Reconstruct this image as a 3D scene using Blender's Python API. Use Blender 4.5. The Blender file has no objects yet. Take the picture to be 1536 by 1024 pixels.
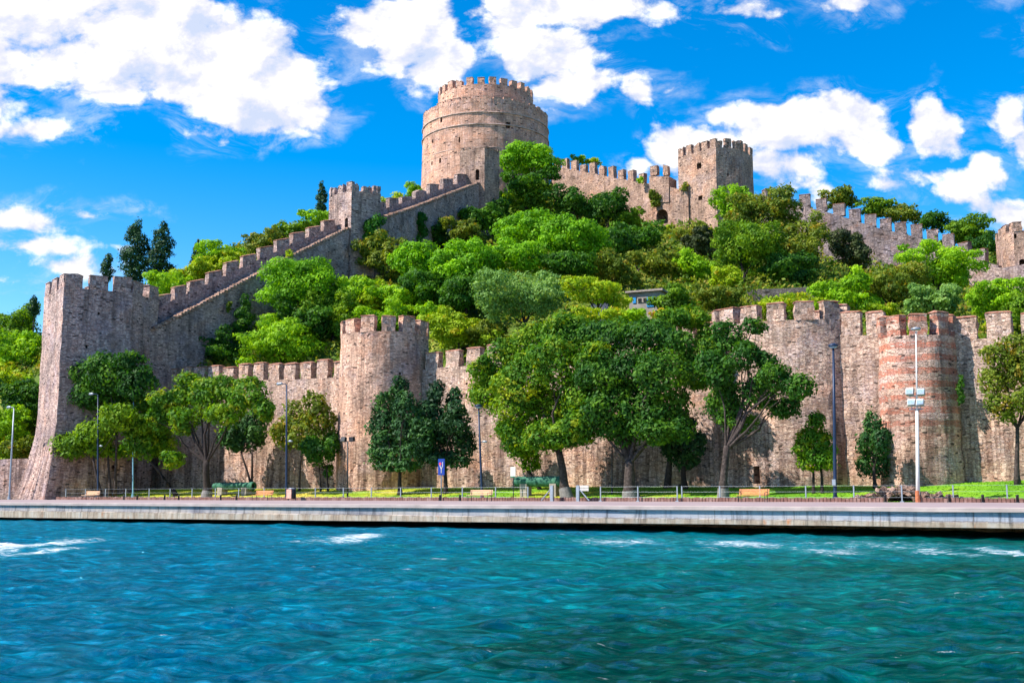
import bpy, bmesh, math, random
import numpy as np
from mathutils import Vector, Matrix, noise as mnoise
from mathutils.bvhtree import BVHTree

sc = bpy.context.scene
C = sc.collection
random.seed(7)
R = np.random.default_rng(11)

# ---------------------------------------------------------------- camera
F = 1700.0            # focal length in photo pixels (photo 1536 wide)
HOR = 742.5           # horizon row in the photo
PITCH = math.atan((HOR - 512) / F)
CAMZ = 1.5
cam_d = bpy.data.cameras.new('camera')
cam_d.lens = F / 1536 * 36
cam_d.sensor_width = 36
cam_d.clip_end = 5000
cam_d.clip_start = 0.2
cam = bpy.data.objects.new('camera', cam_d)
C.objects.link(cam)
cam.location = (0, 0, CAMZ)
cam.rotation_euler = (math.pi / 2 + PITCH, 0, 0)
sc.camera = cam

# ---------------------------------------------------------------- sun, sky
SUN = Vector((-0.92, -0.27, 0.0)).normalized() * math.cos(math.radians(47)) + Vector((0, 0, math.sin(math.radians(47))))
sun_d = bpy.data.lights.new('sun', 'SUN')
sun_d.energy = 5.0
sun_d.angle = math.radians(0.5)
sun_d.color = (1.0, 0.93, 0.80)
sun = bpy.data.objects.new('sun', sun_d)
C.objects.link(sun)
sun.rotation_euler = SUN.to_track_quat('Z', 'Y').to_euler()
sun.location = (-60, -40, 80)

sc.view_settings.view_transform = 'Standard'
sc.view_settings.look = 'None'
sc.view_settings.exposure = 0.9
sc.view_settings.gamma = 1
sc.cycles.max_bounces = 5
sc.cycles.diffuse_bounces = 3
sc.cycles.glossy_bounces = 2
sc.cycles.transmission_bounces = 3
sc.cycles.transparent_max_bounces = 4
sc.cycles.use_denoising = True


class NT:
    """small node-tree writer"""
    def __init__(s, tree):
        s.t = tree
        s.n = tree.nodes
        s.l = tree.links

    def new(s, typ, **kw):
        nd = s.n.new(typ)
        for k, v in kw.items():
            setattr(nd, k, v)
        return nd

    def put(s, sock, val):
        if isinstance(val, bpy.types.NodeSocket):
            s.l.new(val, sock)
        elif val is not None:
            sock.default_value = val

    def math(s, op, a, b=None, c=None, clamp=False):
        nd = s.new('ShaderNodeMath', operation=op, use_clamp=clamp)
        s.put(nd.inputs[0], a)
        if b is not None: s.put(nd.inputs[1], b)
        if c is not None: s.put(nd.inputs[2], c)
        return nd.outputs[0]

    def vmath(s, op, a, b=None, c=None):
        nd = s.new('ShaderNodeVectorMath', operation=op)
        s.put(nd.inputs[0], a)
        if b is not None: s.put(nd.inputs[1], b)
        if c is not None: s.put(nd.inputs[2], c)
        return nd.outputs[1] if op in ('LENGTH', 'DOT_PRODUCT') else nd.outputs[0]

    def noise(s, vec, scale, detail=4, rough=0.55, dist=0.0, col=False):
        nd = s.new('ShaderNodeTexNoise')
        s.put(nd.inputs['Vector'], vec)
        nd.inputs['Scale'].default_value = scale
        nd.inputs['Detail'].default_value = detail
        nd.inputs['Roughness'].default_value = rough
        nd.inputs['Distortion'].default_value = dist
        return nd.outputs['Color' if col else 'Fac']

    def ramp(s, fac, stops, interp='LINEAR'):
        nd = s.new('ShaderNodeValToRGB')
        nd.color_ramp.interpolation = interp
        el = nd.color_ramp.elements
        while len(el) < len(stops): el.new(0.5)
        for e, (p, c) in zip(el, stops):
            e.position = p
            e.color = (c, c, c, 1) if not isinstance(c, tuple) else (c[0], c[1], c[2], 1)
        s.put(nd.inputs[0], fac)
        return nd.outputs[0]

    def mix(s, fac, a, b, mode='MIX'):
        nd = s.new('ShaderNodeMix', data_type='RGBA', blend_type=mode)
        s.put(nd.inputs[0], fac)
        for i, v in ((6, a), (7, b)):
            if isinstance(v, tuple): v = (v[0], v[1], v[2], 1)
            s.put(nd.inputs[i], v)
        return nd.outputs[2]

    def sep(s, v):
        nd = s.new('ShaderNodeSeparateXYZ'); s.put(nd.inputs[0], v); return nd.outputs

    def comb(s, x, y, z=0.0):
        nd = s.new('ShaderNodeCombineXYZ')
        for i, v in enumerate((x, y, z)): s.put(nd.inputs[i], v)
        return nd.outputs[0]

    def remap(s, v, a, b, c=0.0, d=1.0):
        nd = s.new('ShaderNodeMapRange', interpolation_type='SMOOTHSTEP')
        for i, x in enumerate((v, a, b, c, d)): s.put(nd.inputs[i], x)
        return nd.outputs[0]


def build_world():
    w = bpy.data.worlds.new('World')
    sc.world = w
    w.use_nodes = True
    t = NT(w.node_tree)
    t.n.clear()
    sky = t.new('ShaderNodeTexSky', sky_type='NISHITA')
    sky.sun_disc = False
    sky.sun_elevation = math.radians(47)
    sky.sun_rotation = math.atan2(SUN.x, SUN.y)
    sky.altitude = 0
    sky.air_density = 1.0
    sky.dust_density = 0.3
    sky.ozone_density = 2.0
    skyc = t.new('ShaderNodeHueSaturation')
    skyc.inputs['Saturation'].default_value = 1.62
    skyc.inputs['Hue'].default_value = 0.503
    skyc.inputs['Value'].default_value = 0.94
    t.put(skyc.inputs['Color'], sky.outputs[0])
    d = t.new('ShaderNodeTexCoord').outputs['Generated']
    x, y, z = t.sep(d)[:3]
    ay = t.math('MAXIMUM', t.math('ABSOLUTE', y), 0.15)
    a = t.math('DIVIDE', x, ay)
    b = t.math('DIVIDE', z, ay)
    p = t.comb(a, b, 0.0)
    warp = t.noise(p, 9, 3, 0.6, col=True)
    pw = t.vmath('MULTIPLY_ADD', warp, (0.05, 0.04, 0), t.vmath('ADD', p, (-0.025, -0.02, 0)))
    blobs = [  # sky-fixed clouds: centre and half-size, in hundredths
        (120, 50, 290, 95), (300, 95, 200, 82), (20, 20, 260, 90), (400, 150, 110, 52), (465, 165, 55, 28), (220, 110, 150, 70), (60, 190, 75, 18), (310, 197, 40, 14),
        (30, 335, 60, 13), (40, 372, 75, 16), (95, 392, 70, 14), (130, 320, 30, 9), (0, 425, 45, 12), (175, 362, 18, 6),
        (610, 30, 100, 55), (655, 95, 65, 48), (600, 80, 50, 30), (800, 15, 130, 38), (920, 8, 110, 36), (815, 90, 80, 45), (860, 130, 70, 34), (760, 40, 60, 40),
        (960, 135, 28, 28), (1017, 127, 18, 10), (1110, 12, 40, 16), (1078, 38, 22, 9), (1270, 3, 34, 14), (1500, -20, 60, 10),
        (1020, 215, 62, 42), (1060, 235, 60, 45), (960, 245, 40, 22), (1096, 178, 14, 10), (1190, 190, 85, 50), (1265, 180, 75, 50), (1300, 212, 60, 34), (1180, 260, 62, 48), (1215, 290, 30, 22),
        (1405, 190, 46, 52), (1412, 222, 40, 26), (1345, 180, 14, 5), (1470, 252, 25, 22), (1350, 283, 40, 9), (1395, 268, 50, 14), (1430, 295, 30, 18), (1515, 175, 26, 48), (1530, 210, 25, 28), (1505, 318, 34, 15), (1465, 310, 18, 12), (1550, 60, 20, 14),
        (-260, 120, 320, 120), (-300, 380, 200, 60), (1800, 200, 160, 90), (2100, 60, 260, 120), (700, -250, 420, 90), (1900, 420, 200, 50),
    ]
    sub = t.new('ShaderNodeVectorMath', operation='SUBTRACT')
    acc = None
    for cx, cy, rx, ry in blobs:
        ex = (cx - 768) / F; ey = (HOR - cy) / F * 1.0
        ex, ey = ex / (math.cos(PITCH) - (512 - cy) / F * math.sin(PITCH)), (math.sin(PITCH) + (512 - cy) / F * math.cos(PITCH)) / (math.cos(PITCH) - (512 - cy) / F * math.sin(PITCH))
        sx, sy = F / rx, F / ry
        v = t.vmath('MULTIPLY_ADD', pw, (sx, sy, 0), (-ex * sx, -ey * sy, 0))
        ln = t.vmath('LENGTH', v)
        # normalise to a soft distance in sky units so small clouds stay crisp
        sg = t.math('MULTIPLY_ADD', ln, -min(rx, ry) / 38.0, min(rx, ry) / 38.0)
        acc = sg if acc is None else t.math('MAXIMUM', acc, sg)
    n1 = t.noise(t.vmath('MULTIPLY', p, (1, 1.35, 1)), 17, 9, 0.60, 0.15)
    n2 = t.noise(t.vmath('MULTIPLY', p, (1, 1.3, 1)), 5, 2, 0.5)
    acc = t.math('MINIMUM', acc, 0.62)
    dens = t.math('ADD', acc, t.math('MULTIPLY_ADD', n1, 2.7, -1.35 + 0.10))
    dens = t.math('ADD', dens, t.math('MULTIPLY_ADD', n2, 1.7, -0.90))
    cov = t.remap(dens, -0.06, 0.42)
    n4 = t.noise(t.vmath('MULTIPLY', pw, (1, 2.2, 1)), 11, 6, 0.7, 0.6)
    wisp = t.math('MULTIPLY', t.math('MULTIPLY', t.remap(dens, -0.75, 0.0), t.remap(n4, 0.46, 0.66)), 0.32)
    cov = t.math('MAXIMUM', cov, wisp)
    # lit side of each puff looks towards the sun (up and left)
    p2 = t.vmath('ADD', t.vmath('MULTIPLY', p, (1, 1.35, 1)), (-0.013, 0.024, 0))
    n3 = t.noise(p2, 17, 9, 0.60, 0.15)
    lit = t.math('MULTIPLY_ADD', t.math('SUBTRACT', n1, n3), 4.5, 0.60)
    lit = t.math('ADD', lit, 0.12, clamp=True)
    cc = t.ramp(lit, [(0.0, (0.36, 0.41, 0.53)), (0.4, (0.46, 0.47, 0.54)), (0.75, (0.56, 0.56, 0.57)), (1.0, (0.66, 0.66, 0.66))])
    bg1 = t.new('ShaderNodeBackground'); t.put(bg1.inputs[0], skyc.outputs[0]); bg1.inputs[1].default_value = 0.13
    bg2 = t.new('ShaderNodeBackground'); t.put(bg2.inputs[0], cc); bg2.inputs[1].default_value = 1.0
    ms = t.new('ShaderNodeMixShader')
    t.put(ms.inputs[0], cov); t.l.new(bg1.outputs[0], ms.inputs[1]); t.l.new(bg2.outputs[0], ms.inputs[2])
    out = t.new('ShaderNodeOutputWorld')
    t.l.new(ms.outputs[0], out.inputs[0])
    w.cycles.sampling_method = 'MANUAL'
    w.cycles.sample_map_resolution = 512


build_world()

# ---------------------------------------------------------------- geometry of the view: pixel rays
CP, SP = math.cos(PITCH), math.sin(PITCH)


def ray(px, py):
    x = (px - 768) / F; y = (512 - py) / F
    return Vector((x, CP - y * SP, SP + y * CP))


def P(px, py, Y):
    d = ray(px, py)
    return Vector((d.x * Y / d.y, Y, CAMZ + d.z * Y / d.y))


O = Vector((-33.4, 74.0, 0))
AL = math.atan(32.5 / 52.2)
EU = Vector((math.cos(AL), -math.sin(AL), 0))
EV = Vector((math.sin(AL), math.cos(AL), 0))


def Wv(px, py, v):
    """point on the pixel ray at inland distance v from the quay edge"""
    d = ray(px, py)
    den = d.x * EV.x + d.y * EV.y
    s = (v + O.dot(EV)) / den
    return Vector((d.x * s, d.y * s, CAMZ + d.z * s))


def UV(u, v, z=0.0):
    p = O + EU * u + EV * v
    return Vector((p.x, p.y, z))


def uv_of(p):
    q = Vector((p[0], p[1], 0)) - O
    return q.dot(EU), q.dot(EV)


# ---------------------------------------------------------------- materials
def new_mat(name):
    m = bpy.data.materials.new(name)
    m.use_nodes = True
    t = NT(m.node_tree)
    t.n.clear()
    out = t.new('ShaderNodeOutputMaterial')
    bs = t.new('ShaderNodeBsdfPrincipled')
    t.l.new(bs.outputs[0], out.inputs[0])
    bs.inputs['Roughness'].default_value = 0.9
    bs.inputs['Specular IOR Level'].default_value = 0.2
    return m, t, bs, out


def stone_mat(name, stones, mortar, sx=3.4, sy=9.0, dark=0.4, band=None, stain=0.5, rnd=1.0, gap=0.09, bump=0.12, courses=None):
    m, t, bs, out = new_mat(name)
    uv = t.new('ShaderNodeTexCoord').outputs['UV']
    wob = t.noise(uv, 1.1, 2, 0.5, col=True)
    q = t.vmath('MULTIPLY_ADD', wob, (0.22, 0.14, 0), uv)
    v = t.vmath('MULTIPLY', q, (sx, sy, 1))
    vo = t.new('ShaderNodeTexVoronoi', feature='F1', voronoi_dimensions='2D')
    t.put(vo.inputs['Vector'], v); vo.inputs['Scale'].default_value = 1; vo.inputs['Randomness'].default_value = rnd * 0.8
    ve = t.new('ShaderNodeTexVoronoi', feature='DISTANCE_TO_EDGE', voronoi_dimensions='2D')
    t.put(ve.inputs['Vector'], v); ve.inputs['Scale'].default_value = 1; ve.inputs['Randomness'].default_value = rnd * 0.8
    cr, cg, cb = t.sep(vo.outputs['Color'])[:3]
    col = t.ramp(cr, stones)
    mc = t.ramp(t.noise(t.vmath('MULTIPLY', uv, (1, 2.6, 1)), 2.2, 5, 0.75), [(0.33, stones[0][1]), (0.45, stones[1][1]), (0.55, stones[-2][1]), (0.68, tuple(min(0.8, c * 1.2) for c in stones[-2][1]))])
    col = t.mix(0.5, col, mc)
    fine = t.noise(t.vmath('MULTIPLY', uv, (0.6, 1.3, 1)), 8, 5, 0.7)
    col = t.mix(0.5, col, t.ramp(fine, [(0.25, 0.25), (0.5, 0.85), (0.75, 1.35)]), 'MULTIPLY')
    edge = t.remap(ve.outputs['Distance'], gap * 0.35, gap)
    # patches where mortar hides the stones, patches where the joints are washed out
    big = t.noise(uv, 0.16, 5, 0.6)
    mort = t.mix(t.remap(big, 0.42, 0.58), mortar, tuple(c * dark for c in mortar))
    col = t.mix(t.math('MAXIMUM', edge, 0.35), mort, col)
    if band:
        x, y, z = t.sep(q)[:3]
        wv = t.math('SINE', t.math('MULTIPLY_ADD', y, 2 * math.pi / band[0], t.math('MULTIPLY', t.noise(uv, 0.55, 5, 0.7), 3.2)))
        bf = t.math('MULTIPLY', t.remap(wv, -0.15, 0.25), t.remap(cg, 0.08, 0.3))
        bf = t.math('MULTIPLY', bf, t.remap(y, band[2], band[3]))
        bk = t.new('ShaderNodeTexBrick')
        t.put(bk.inputs['Vector'], q); bk.inputs['Scale'].default_value = 1
        bk.inputs['Brick Width'].default_value = 0.42; bk.inputs['Row Height'].default_value = 0.11; bk.inputs['Mortar Size'].default_value = 0.018
        b1 = band[1]
        bk.inputs['Color1'].default_value = (b1[0], b1[1], b1[2], 1)
        bk.inputs['Color2'].default_value = (b1[0] * 1.35, b1[1] * 1.5, b1[2] * 1.5, 1)
        bk.inputs['Mortar'].default_value = (0.33, 0.24, 0.19, 1)
        col = t.mix(bf, col, bk.outputs['Color'])
    # patches and streaks of weather
    xs = t.vmath('MULTIPLY', uv, (1.0, 0.16, 1))
    st = t.noise(xs, 1.0, 5, 0.65)
    f = t.ramp(st, [(0.32, 1.0 - stain), (0.52, 1.0), (0.75, 1.12)])
    col = t.mix(1.0, col, f, 'MULTIPLY')
    f2 = t.ramp(t.noise(uv, 0.32, 5, 0.62), [(0.3, (0.76, 0.67, 0.66)), (0.5, (1.20, 1.06, 1.02)), (0.72, (1.62, 1.36, 1.24))])
    col = t.mix(1.0, col, f2, 'MULTIPLY')
    f3 = t.ramp(t.noise(t.vmath('MULTIPLY', uv, (1, 2.2, 1)), 3.2, 6, 0.8), [(0.34, 0.42), (0.46, 0.90), (0.54, 1.06), (0.66, 1.38)])
    col = t.mix(0.85, col, f3, 'MULTIPLY')
    lav = t.remap(t.noise(t.vmath('ADD', uv, (3, 71, 0)), 0.35, 5, 0.7), 0.50, 0.62)
    col = t.mix(t.math('MULTIPLY', lav, 0.45), col, t.mix(1.0, col, (0.90, 1.0, 1.25), 'MULTIPLY'))
    warm = t.remap(t.noise(t.vmath('ADD', uv, (53, 11, 0)), 0.28, 5, 0.7), 0.52, 0.62)
    col = t.mix(t.math('MULTIPLY', warm, 0.4), col, t.mix(1.0, col, (1.22, 0.93, 0.74), 'MULTIPLY'))
    # dark stain runs low on the wall, with tree shade painted in
    yy = t.sep(uv)[1]
    run = t.math('MULTIPLY', t.remap(t.noise(t.vmath('MULTIPLY', uv, (1.3, 0.10, 1)), 1.0, 5, 0.7), 0.44, 0.58), t.remap(yy, 10.0, 5.0))
    col = t.mix(t.math('MULTIPLY', run, 0.75), col, t.mix(1.0, col, (0.38, 0.33, 0.32), 'MULTIPLY'))
    # warm clay patches of brick repair
    rp = t.remap(t.noise(t.vmath('ADD', uv, (31, 7, 0)), 0.45, 4, 0.6), 0.60, 0.70)
    col = t.mix(t.math('MULTIPLY', rp, 0.32), col, (0.42, 0.20, 0.13))
    col = t.mix(1.0, col, (0.985, 0.995, 1.0), 'MULTIPLY')
    # putlog holes and lost stones
    hole = t.math('LESS_THAN', cb, 0.03)
    col = t.mix(t.math('MULTIPLY', t.math('MULTIPLY', hole, edge), 0.85), col, (0.03, 0.022, 0.02))
    if courses:
        x, y, z = t.sep(uv)[:3]
        ln = t.math('ABSOLUTE', t.math('SINE', t.math('MULTIPLY', y, math.pi / courses)))
        lf = t.math('SUBTRACT', 1.0, t.remap(ln, 0.0, 0.13))
        col = t.mix(t.math('MULTIPLY', lf, 0.55), col, (0.10, 0.07, 0.06))
    t.put(bs.inputs['Base Color'], col)
    h = t.math('ADD', t.math('MULTIPLY', edge, 0.7), t.math('MULTIPLY', t.math('ADD', cr, fine), 0.5))
    h = t.math('SUBTRACT', h, t.math('MULTIPLY', hole, 1.5))
    bp = t.new('ShaderNodeBump'); bp.inputs['Strength'].default_value = 0.9; bp.inputs['Distance'].default_value = bump
    t.put(bp.inputs['Height'], h)
    t.l.new(bp.outputs[0], bs.inputs['Normal'])
    return m


M = {}
M['shore'] = stone_mat('rubble_stone_pale', [(0.0, (0.149, 0.103, 0.092)), (0.22, (0.380, 0.265, 0.218)), (0.5, (0.575, 0.437, 0.356)), (0.8, (0.736, 0.598, 0.506)), (1.0, (0.299, 0.276, 0.299))], (0.460, 0.345, 0.276), dark=0.28)
M['round'] = stone_mat('rubble_stone_round_tower', [(0.0, (0.208, 0.127, 0.099)), (0.25, (0.463, 0.310, 0.243)), (0.6, (0.683, 0.483, 0.375)), (1.0, (0.805, 0.632, 0.518))], (0.488, 0.333, 0.254), sx=3.2, sy=8.0, dark=0.5)
M['grey'] = stone_mat('rubble_stone_grey', [(0.0, (0.138, 0.103, 0.103)), (0.3, (0.310, 0.241, 0.230)), (0.7, (0.517, 0.414, 0.380)), (1.0, (0.644, 0.552, 0.506))], (0.345, 0.265, 0.241), sx=2.6, sy=6.4, dark=0.45)
M['hill'] = stone_mat('rubble_stone_hill', [(0.0, (0.172, 0.119, 0.103)), (0.3, (0.343, 0.248, 0.205)), (0.7, (0.527, 0.389, 0.308)), (1.0, (0.641, 0.497, 0.410))], (0.343, 0.248, 0.195), sx=2.8, sy=6.4, dark=0.6, bump=0.16)
M['keep'] = stone_mat('ashlar_stone_keep', [(0.0, (0.353, 0.221, 0.166)), (0.3, (0.494, 0.315, 0.245)), (0.7, (0.612, 0.399, 0.303)), (1.0, (0.706, 0.504, 0.410))], (0.423, 0.263, 0.195), sx=2.0, sy=5.4, dark=0.8, rnd=0.5, gap=0.06, stain=0.35, courses=2.35)
M['banded'] = stone_mat('banded_stone_and_brick', [(0.0, (0.22, 0.15, 0.13)), (0.3, (0.42, 0.30, 0.25)), (0.7, (0.58, 0.45, 0.38)), (1.0, (0.66, 0.56, 0.50))], (0.38, 0.27, 0.22), sx=2.8, sy=8.0, dark=0.6, band=(0.98, (0.38, 0.135, 0.095), 5.0, 7.5))
M['slate'] = stone_mat('rubble_stone_slate', [(0.0, (0.09, 0.075, 0.08)), (0.3, (0.19, 0.165, 0.175)), (0.7, (0.30, 0.26, 0.27)), (1.0, (0.40, 0.36, 0.36))], (0.2, 0.17, 0.17), sx=2.2, sy=5.0, dark=0.5)
M['retain'] = stone_mat('dry_grey_stone', [(0.0, (0.07, 0.07, 0.07)), (0.5, (0.16, 0.155, 0.15)), (1.0, (0.25, 0.24, 0.23))], (0.12, 0.11, 0.10), sx=2.2, sy=3.5)
M['rock'] = stone_mat('loose_rock', [(0.0, (0.15, 0.105, 0.085)), (0.5, (0.27, 0.20, 0.165)), (1.0, (0.36, 0.29, 0.25))], (0.14, 0.09, 0.07), sx=2.5, sy=2.8)


def simple(name, col, rough=0.7, metal=0.0, var=0.25, scale=6.0, bump=0.0, col2=None):
    m, t, bs, out = new_mat(name)
    oc = t.new('ShaderNodeTexCoord').outputs['Object']
    n = t.noise(oc, scale, 5, 0.6)
    c2 = col2 or tuple(c * (1 + var) for c in col)
    c = t.ramp(n, [(0.3, tuple(x * (1 - var) for x in col)), (0.5, col), (0.7, c2)])
    t.put(bs.inputs['Base Color'], c)
    bs.inputs['Roughness'].default_value = rough
    bs.inputs['Metallic'].default_value = metal
    bs.inputs['Specular IOR Level'].default_value = 0.35
    if bump:
        bp = t.new('ShaderNodeBump'); bp.inputs['Distance'].default_value = bump
        t.put(bp.inputs['Height'], n); t.l.new(bp.outputs[0], bs.inputs['Normal'])
    return m


M['tile'] = simple('clay_tile_cap', (0.36, 0.15, 0.10), 0.9, var=0.45, scale=3.0, bump=0.05, col2=(0.50, 0.33, 0.27))
M['capgrey'] = simple('weathered_cap', (0.40, 0.28, 0.24), 0.9, var=0.35, scale=2.0, bump=0.04)
M['bark'] = simple('grey_bark', (0.045, 0.033, 0.031), 0.95, var=0.5, scale=5, bump=0.06, col2=(0.105, 0.08, 0.075))
M['barkdark'] = simple('dark_bark', (0.028, 0.020, 0.019), 0.95, var=0.5, scale=5, bump=0.06)
M['lime'] = simple('limewashed_bark', (0.17, 0.155, 0.155), 0.9, var=0.3, scale=6, bump=0.04)
M['bluepaint'] = simple('dark_blue_painted_steel', (0.012, 0.028, 0.07), 0.45, 0.2, scale=3)
M['blackpaint'] = simple('black_painted_steel', (0.03, 0.03, 0.035), 0.5, 0.2)
M['galv'] = simple('galvanised_steel', (0.28, 0.32, 0.38), 0.45, 0.4, var=0.2)
M['paleblue'] = simple('pale_blue_painted_steel', (0.16, 0.34, 0.50), 0.5, 0.1)
M['lampglass'] = simple('milky_lamp_glass', (0.22, 0.32, 0.48), 0.25)
M['rust'] = simple('rusty_steel', (0.40, 0.13, 0.06), 0.9, var=0.4)
M['signblue'] = simple('blue_sign_enamel', (0.006, 0.035, 0.26), 0.35, var=0.08)
M['white'] = simple('white_paint', (0.62, 0.60, 0.58), 0.5, var=0.08)
M['red'] = simple('red_paint', (0.75, 0.05, 0.08), 0.5, var=0.08)
M['slat'] = simple('orange_varnished_timber', (0.62, 0.27, 0.12), 0.55, var=0.25, scale=8)
M['slatpale'] = simple('pale_timber', (0.66, 0.42, 0.27), 0.6, var=0.2, scale=8)
M['cannon'] = simple('green_bronze_patina', (0.025, 0.12, 0.08), 0.75, 0.2, var=0.5, scale=4, bump=0.03, col2=(0.09, 0.22, 0.14))
M['bore'] = simple('dark_hollow', (0.008, 0.01, 0.012), 0.9)
M['plinth'] = simple('plinth_stone', (0.28, 0.24, 0.21), 0.9, bump=0.03)
M['binpink'] = simple('pink_bin_panel', (0.60, 0.33, 0.27), 0.7)
M['bluedoor'] = simple('blue_painted_door', (0.01, 0.22, 0.55), 0.6)
M['plaster'] = simple('pale_plaster', (0.27, 0.24, 0.22), 0.9, var=0.25, scale=1.5)
M['shedroof'] = simple('weathered_board_roof', (0.24, 0.20, 0.175), 0.9, var=0.3)
M['tarp'] = simple('dark_blue_tarpaulin', (0.045, 0.06, 0.11), 0.7)
M['kerbbrick'] = simple('brown_picket_edging', (0.19, 0.095, 0.08), 0.9, var=0.35, scale=2, col2=(0.30, 0.20, 0.18))


def leaf_mat(name, dk, md, lt, trans=0.42, accent=None):
    m = bpy.data.materials.new(name)
    m.use_nodes = True
    t = NT(m.node_tree); t.n.clear()
    out = t.new('ShaderNodeOutputMaterial')
    at = t.new('ShaderNodeAttribute', attribute_name='tint')
    pos = t.new('ShaderNodeNewGeometry').outputs['Position']
    n = t.noise(pos, 0.55, 3, 0.6)
    f = t.math('ADD', t.math('MULTIPLY', at.outputs['Fac'], 0.55), t.math('MULTIPLY_ADD', n, 1.1, -0.30), clamp=True)
    stops = [(0.1, dk), (0.5, md), (0.9, lt)]
    col = t.ramp(f, stops)
    if accent:
        g = t.remap(t.noise(t.vmath('ADD', pos, (9, 3, 5)), 0.9, 3), 0.56, 0.66)
        col = t.mix(t.math('MULTIPLY', g, 0.8), col, accent)
    d = t.new('ShaderNodeBsdfPrincipled')
    d.inputs['Roughness'].default_value = 0.62; d.inputs['Specular IOR Level'].default_value = 0.25
    t.put(d.inputs['Base Color'], col)
    tr = t.new('ShaderNodeBsdfTranslucent')
    t.put(tr.inputs[0], t.mix(1.0, col, (1.25, 1.15, 0.4), 'MULTIPLY'))
    ms = t.new('ShaderNodeMixShader'); ms.inputs[0].default_value = trans
    t.l.new(d.outputs[0], ms.inputs[1]); t.l.new(tr.outputs[0], ms.inputs[2])
    t.l.new(ms.outputs[0], out.inputs[0])
    return m


L = {
    'pine': leaf_mat('bright_pine_needles', (0.04, 0.14, 0.004), (0.15, 0.37, 0.006), (0.32, 0.60, 0.008)),
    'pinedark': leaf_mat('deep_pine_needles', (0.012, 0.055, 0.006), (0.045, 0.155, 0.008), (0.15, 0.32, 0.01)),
    'bright': leaf_mat('bright_green_leaves', (0.06, 0.17, 0.004), (0.22, 0.44, 0.008), (0.42, 0.64, 0.012)),
    'lime': leaf_mat('yellow_green_leaves', (0.12, 0.22, 0.006), (0.30, 0.45, 0.01), (0.50, 0.60, 0.02), accent=(0.55, 0.42, 0.01)),
    'mid': leaf_mat('mid_green_leaves', (0.03, 0.09, 0.005), (0.11, 0.24, 0.008), (0.28, 0.42, 0.012)),
    'olive': leaf_mat('olive_green_leaves', (0.04, 0.075, 0.010), (0.13, 0.20, 0.016), (0.30, 0.34, 0.03), accent=(0.38, 0.26, 0.02)),
    'deep': leaf_mat('deep_green_leaves', (0.008, 0.042, 0.008), (0.032, 0.125, 0.012), (0.13, 0.28, 0.012)),
    'deepgold': leaf_mat('green_leaves_with_gold_tips', (0.012, 0.065, 0.006), (0.07, 0.20, 0.008), (0.26, 0.40, 0.012), accent=(0.36, 0.40, 0.008)),
    'cypress': leaf_mat('cypress_foliage', (0.006, 0.028, 0.010), (0.016, 0.062, 0.020), (0.045, 0.125, 0.028), trans=0.2),
    'conifer': leaf_mat('dark_conifer_foliage', (0.008, 0.035, 0.014), (0.022, 0.085, 0.020), (0.07, 0.18, 0.025), trans=0.2),
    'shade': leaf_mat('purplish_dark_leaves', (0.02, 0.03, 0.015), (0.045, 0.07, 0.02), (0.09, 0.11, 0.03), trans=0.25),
    'sage': leaf_mat('pale_sage_leaves', (0.06, 0.15, 0.03), (0.17, 0.33, 0.07), (0.36, 0.52, 0.16)),
    'gold': leaf_mat('golden_leaves', (0.35, 0.22, 0.004), (0.60, 0.38, 0.008), (0.75, 0.55, 0.02)),
    'ivy': leaf_mat('ivy_leaves', (0.008, 0.05, 0.008), (0.03, 0.15, 0.012), (0.08, 0.26, 0.02)),
}

# ---------------------------------------------------------------- object helpers
WORLD_ORG = {}


def tag(o, label=None, cat=None, group=None, kind=None):
    if label: o['label'] = label
    if cat: o['category'] = cat
    if group: o['group'] = group
    if kind: o['kind'] = kind
    return o


def thing(name, org, label, cat, group=None):
    o = bpy.data.objects.new(name, None)
    C.objects.link(o)
    o.empty_display_size = 0.5
    o.location = org
    WORLD_ORG[o] = Vector(org)
    return tag(o, label, cat, group)


def mesh_obj(name, verts, faces, mat, parent=None, org=None, uvs=None, smooth=False, kind=None, tint=None):
    """verts in world space; origin org; parented part keeps its place"""
    org = Vector(org) if org is not None else (WORLD_ORG[parent] if parent else Vector((0, 0, 0)))
    me = bpy.data.meshes.new(name)
    va = np.asarray(verts, dtype=np.float64).reshape(-1, 3) - np.array(org)
    me.from_pydata(va.tolist(), [], faces)
    me.materials.append(mat)
    ul = me.uv_layers.new(name='UVMap')
    if uvs is None:
        me.update()
        co = np.array([org.x, org.y, org.z])
        for p in me.polygons:
            n = p.normal
            for li in p.loop_indices:
                w = me.vertices[me.loops[li].vertex_index].co + org
                if abs(n.z) > 0.75: ul.data[li].uv = (w.x, w.y)
                else:
                    l = math.hypot(n.x, n.y) or 1
                    ul.data[li].uv = ((-n.y * w.x + n.x * w.y) / l, w.z)
    else:
        flat = [c for f in uvs for uvp in f for c in uvp]
        ul.data.foreach_set('uv', flat)
    if smooth: me.polygons.foreach_set('use_smooth', [True] * len(me.polygons))
    o = bpy.data.objects.new(name, me)
    C.objects.link(o)
    WORLD_ORG[o] = org
    if parent is not None:
        o.parent = parent
        o.location = org - WORLD_ORG[parent]
    else:
        o.location = org
    if kind: o['kind'] = kind
    me.update()
    return o


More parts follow.
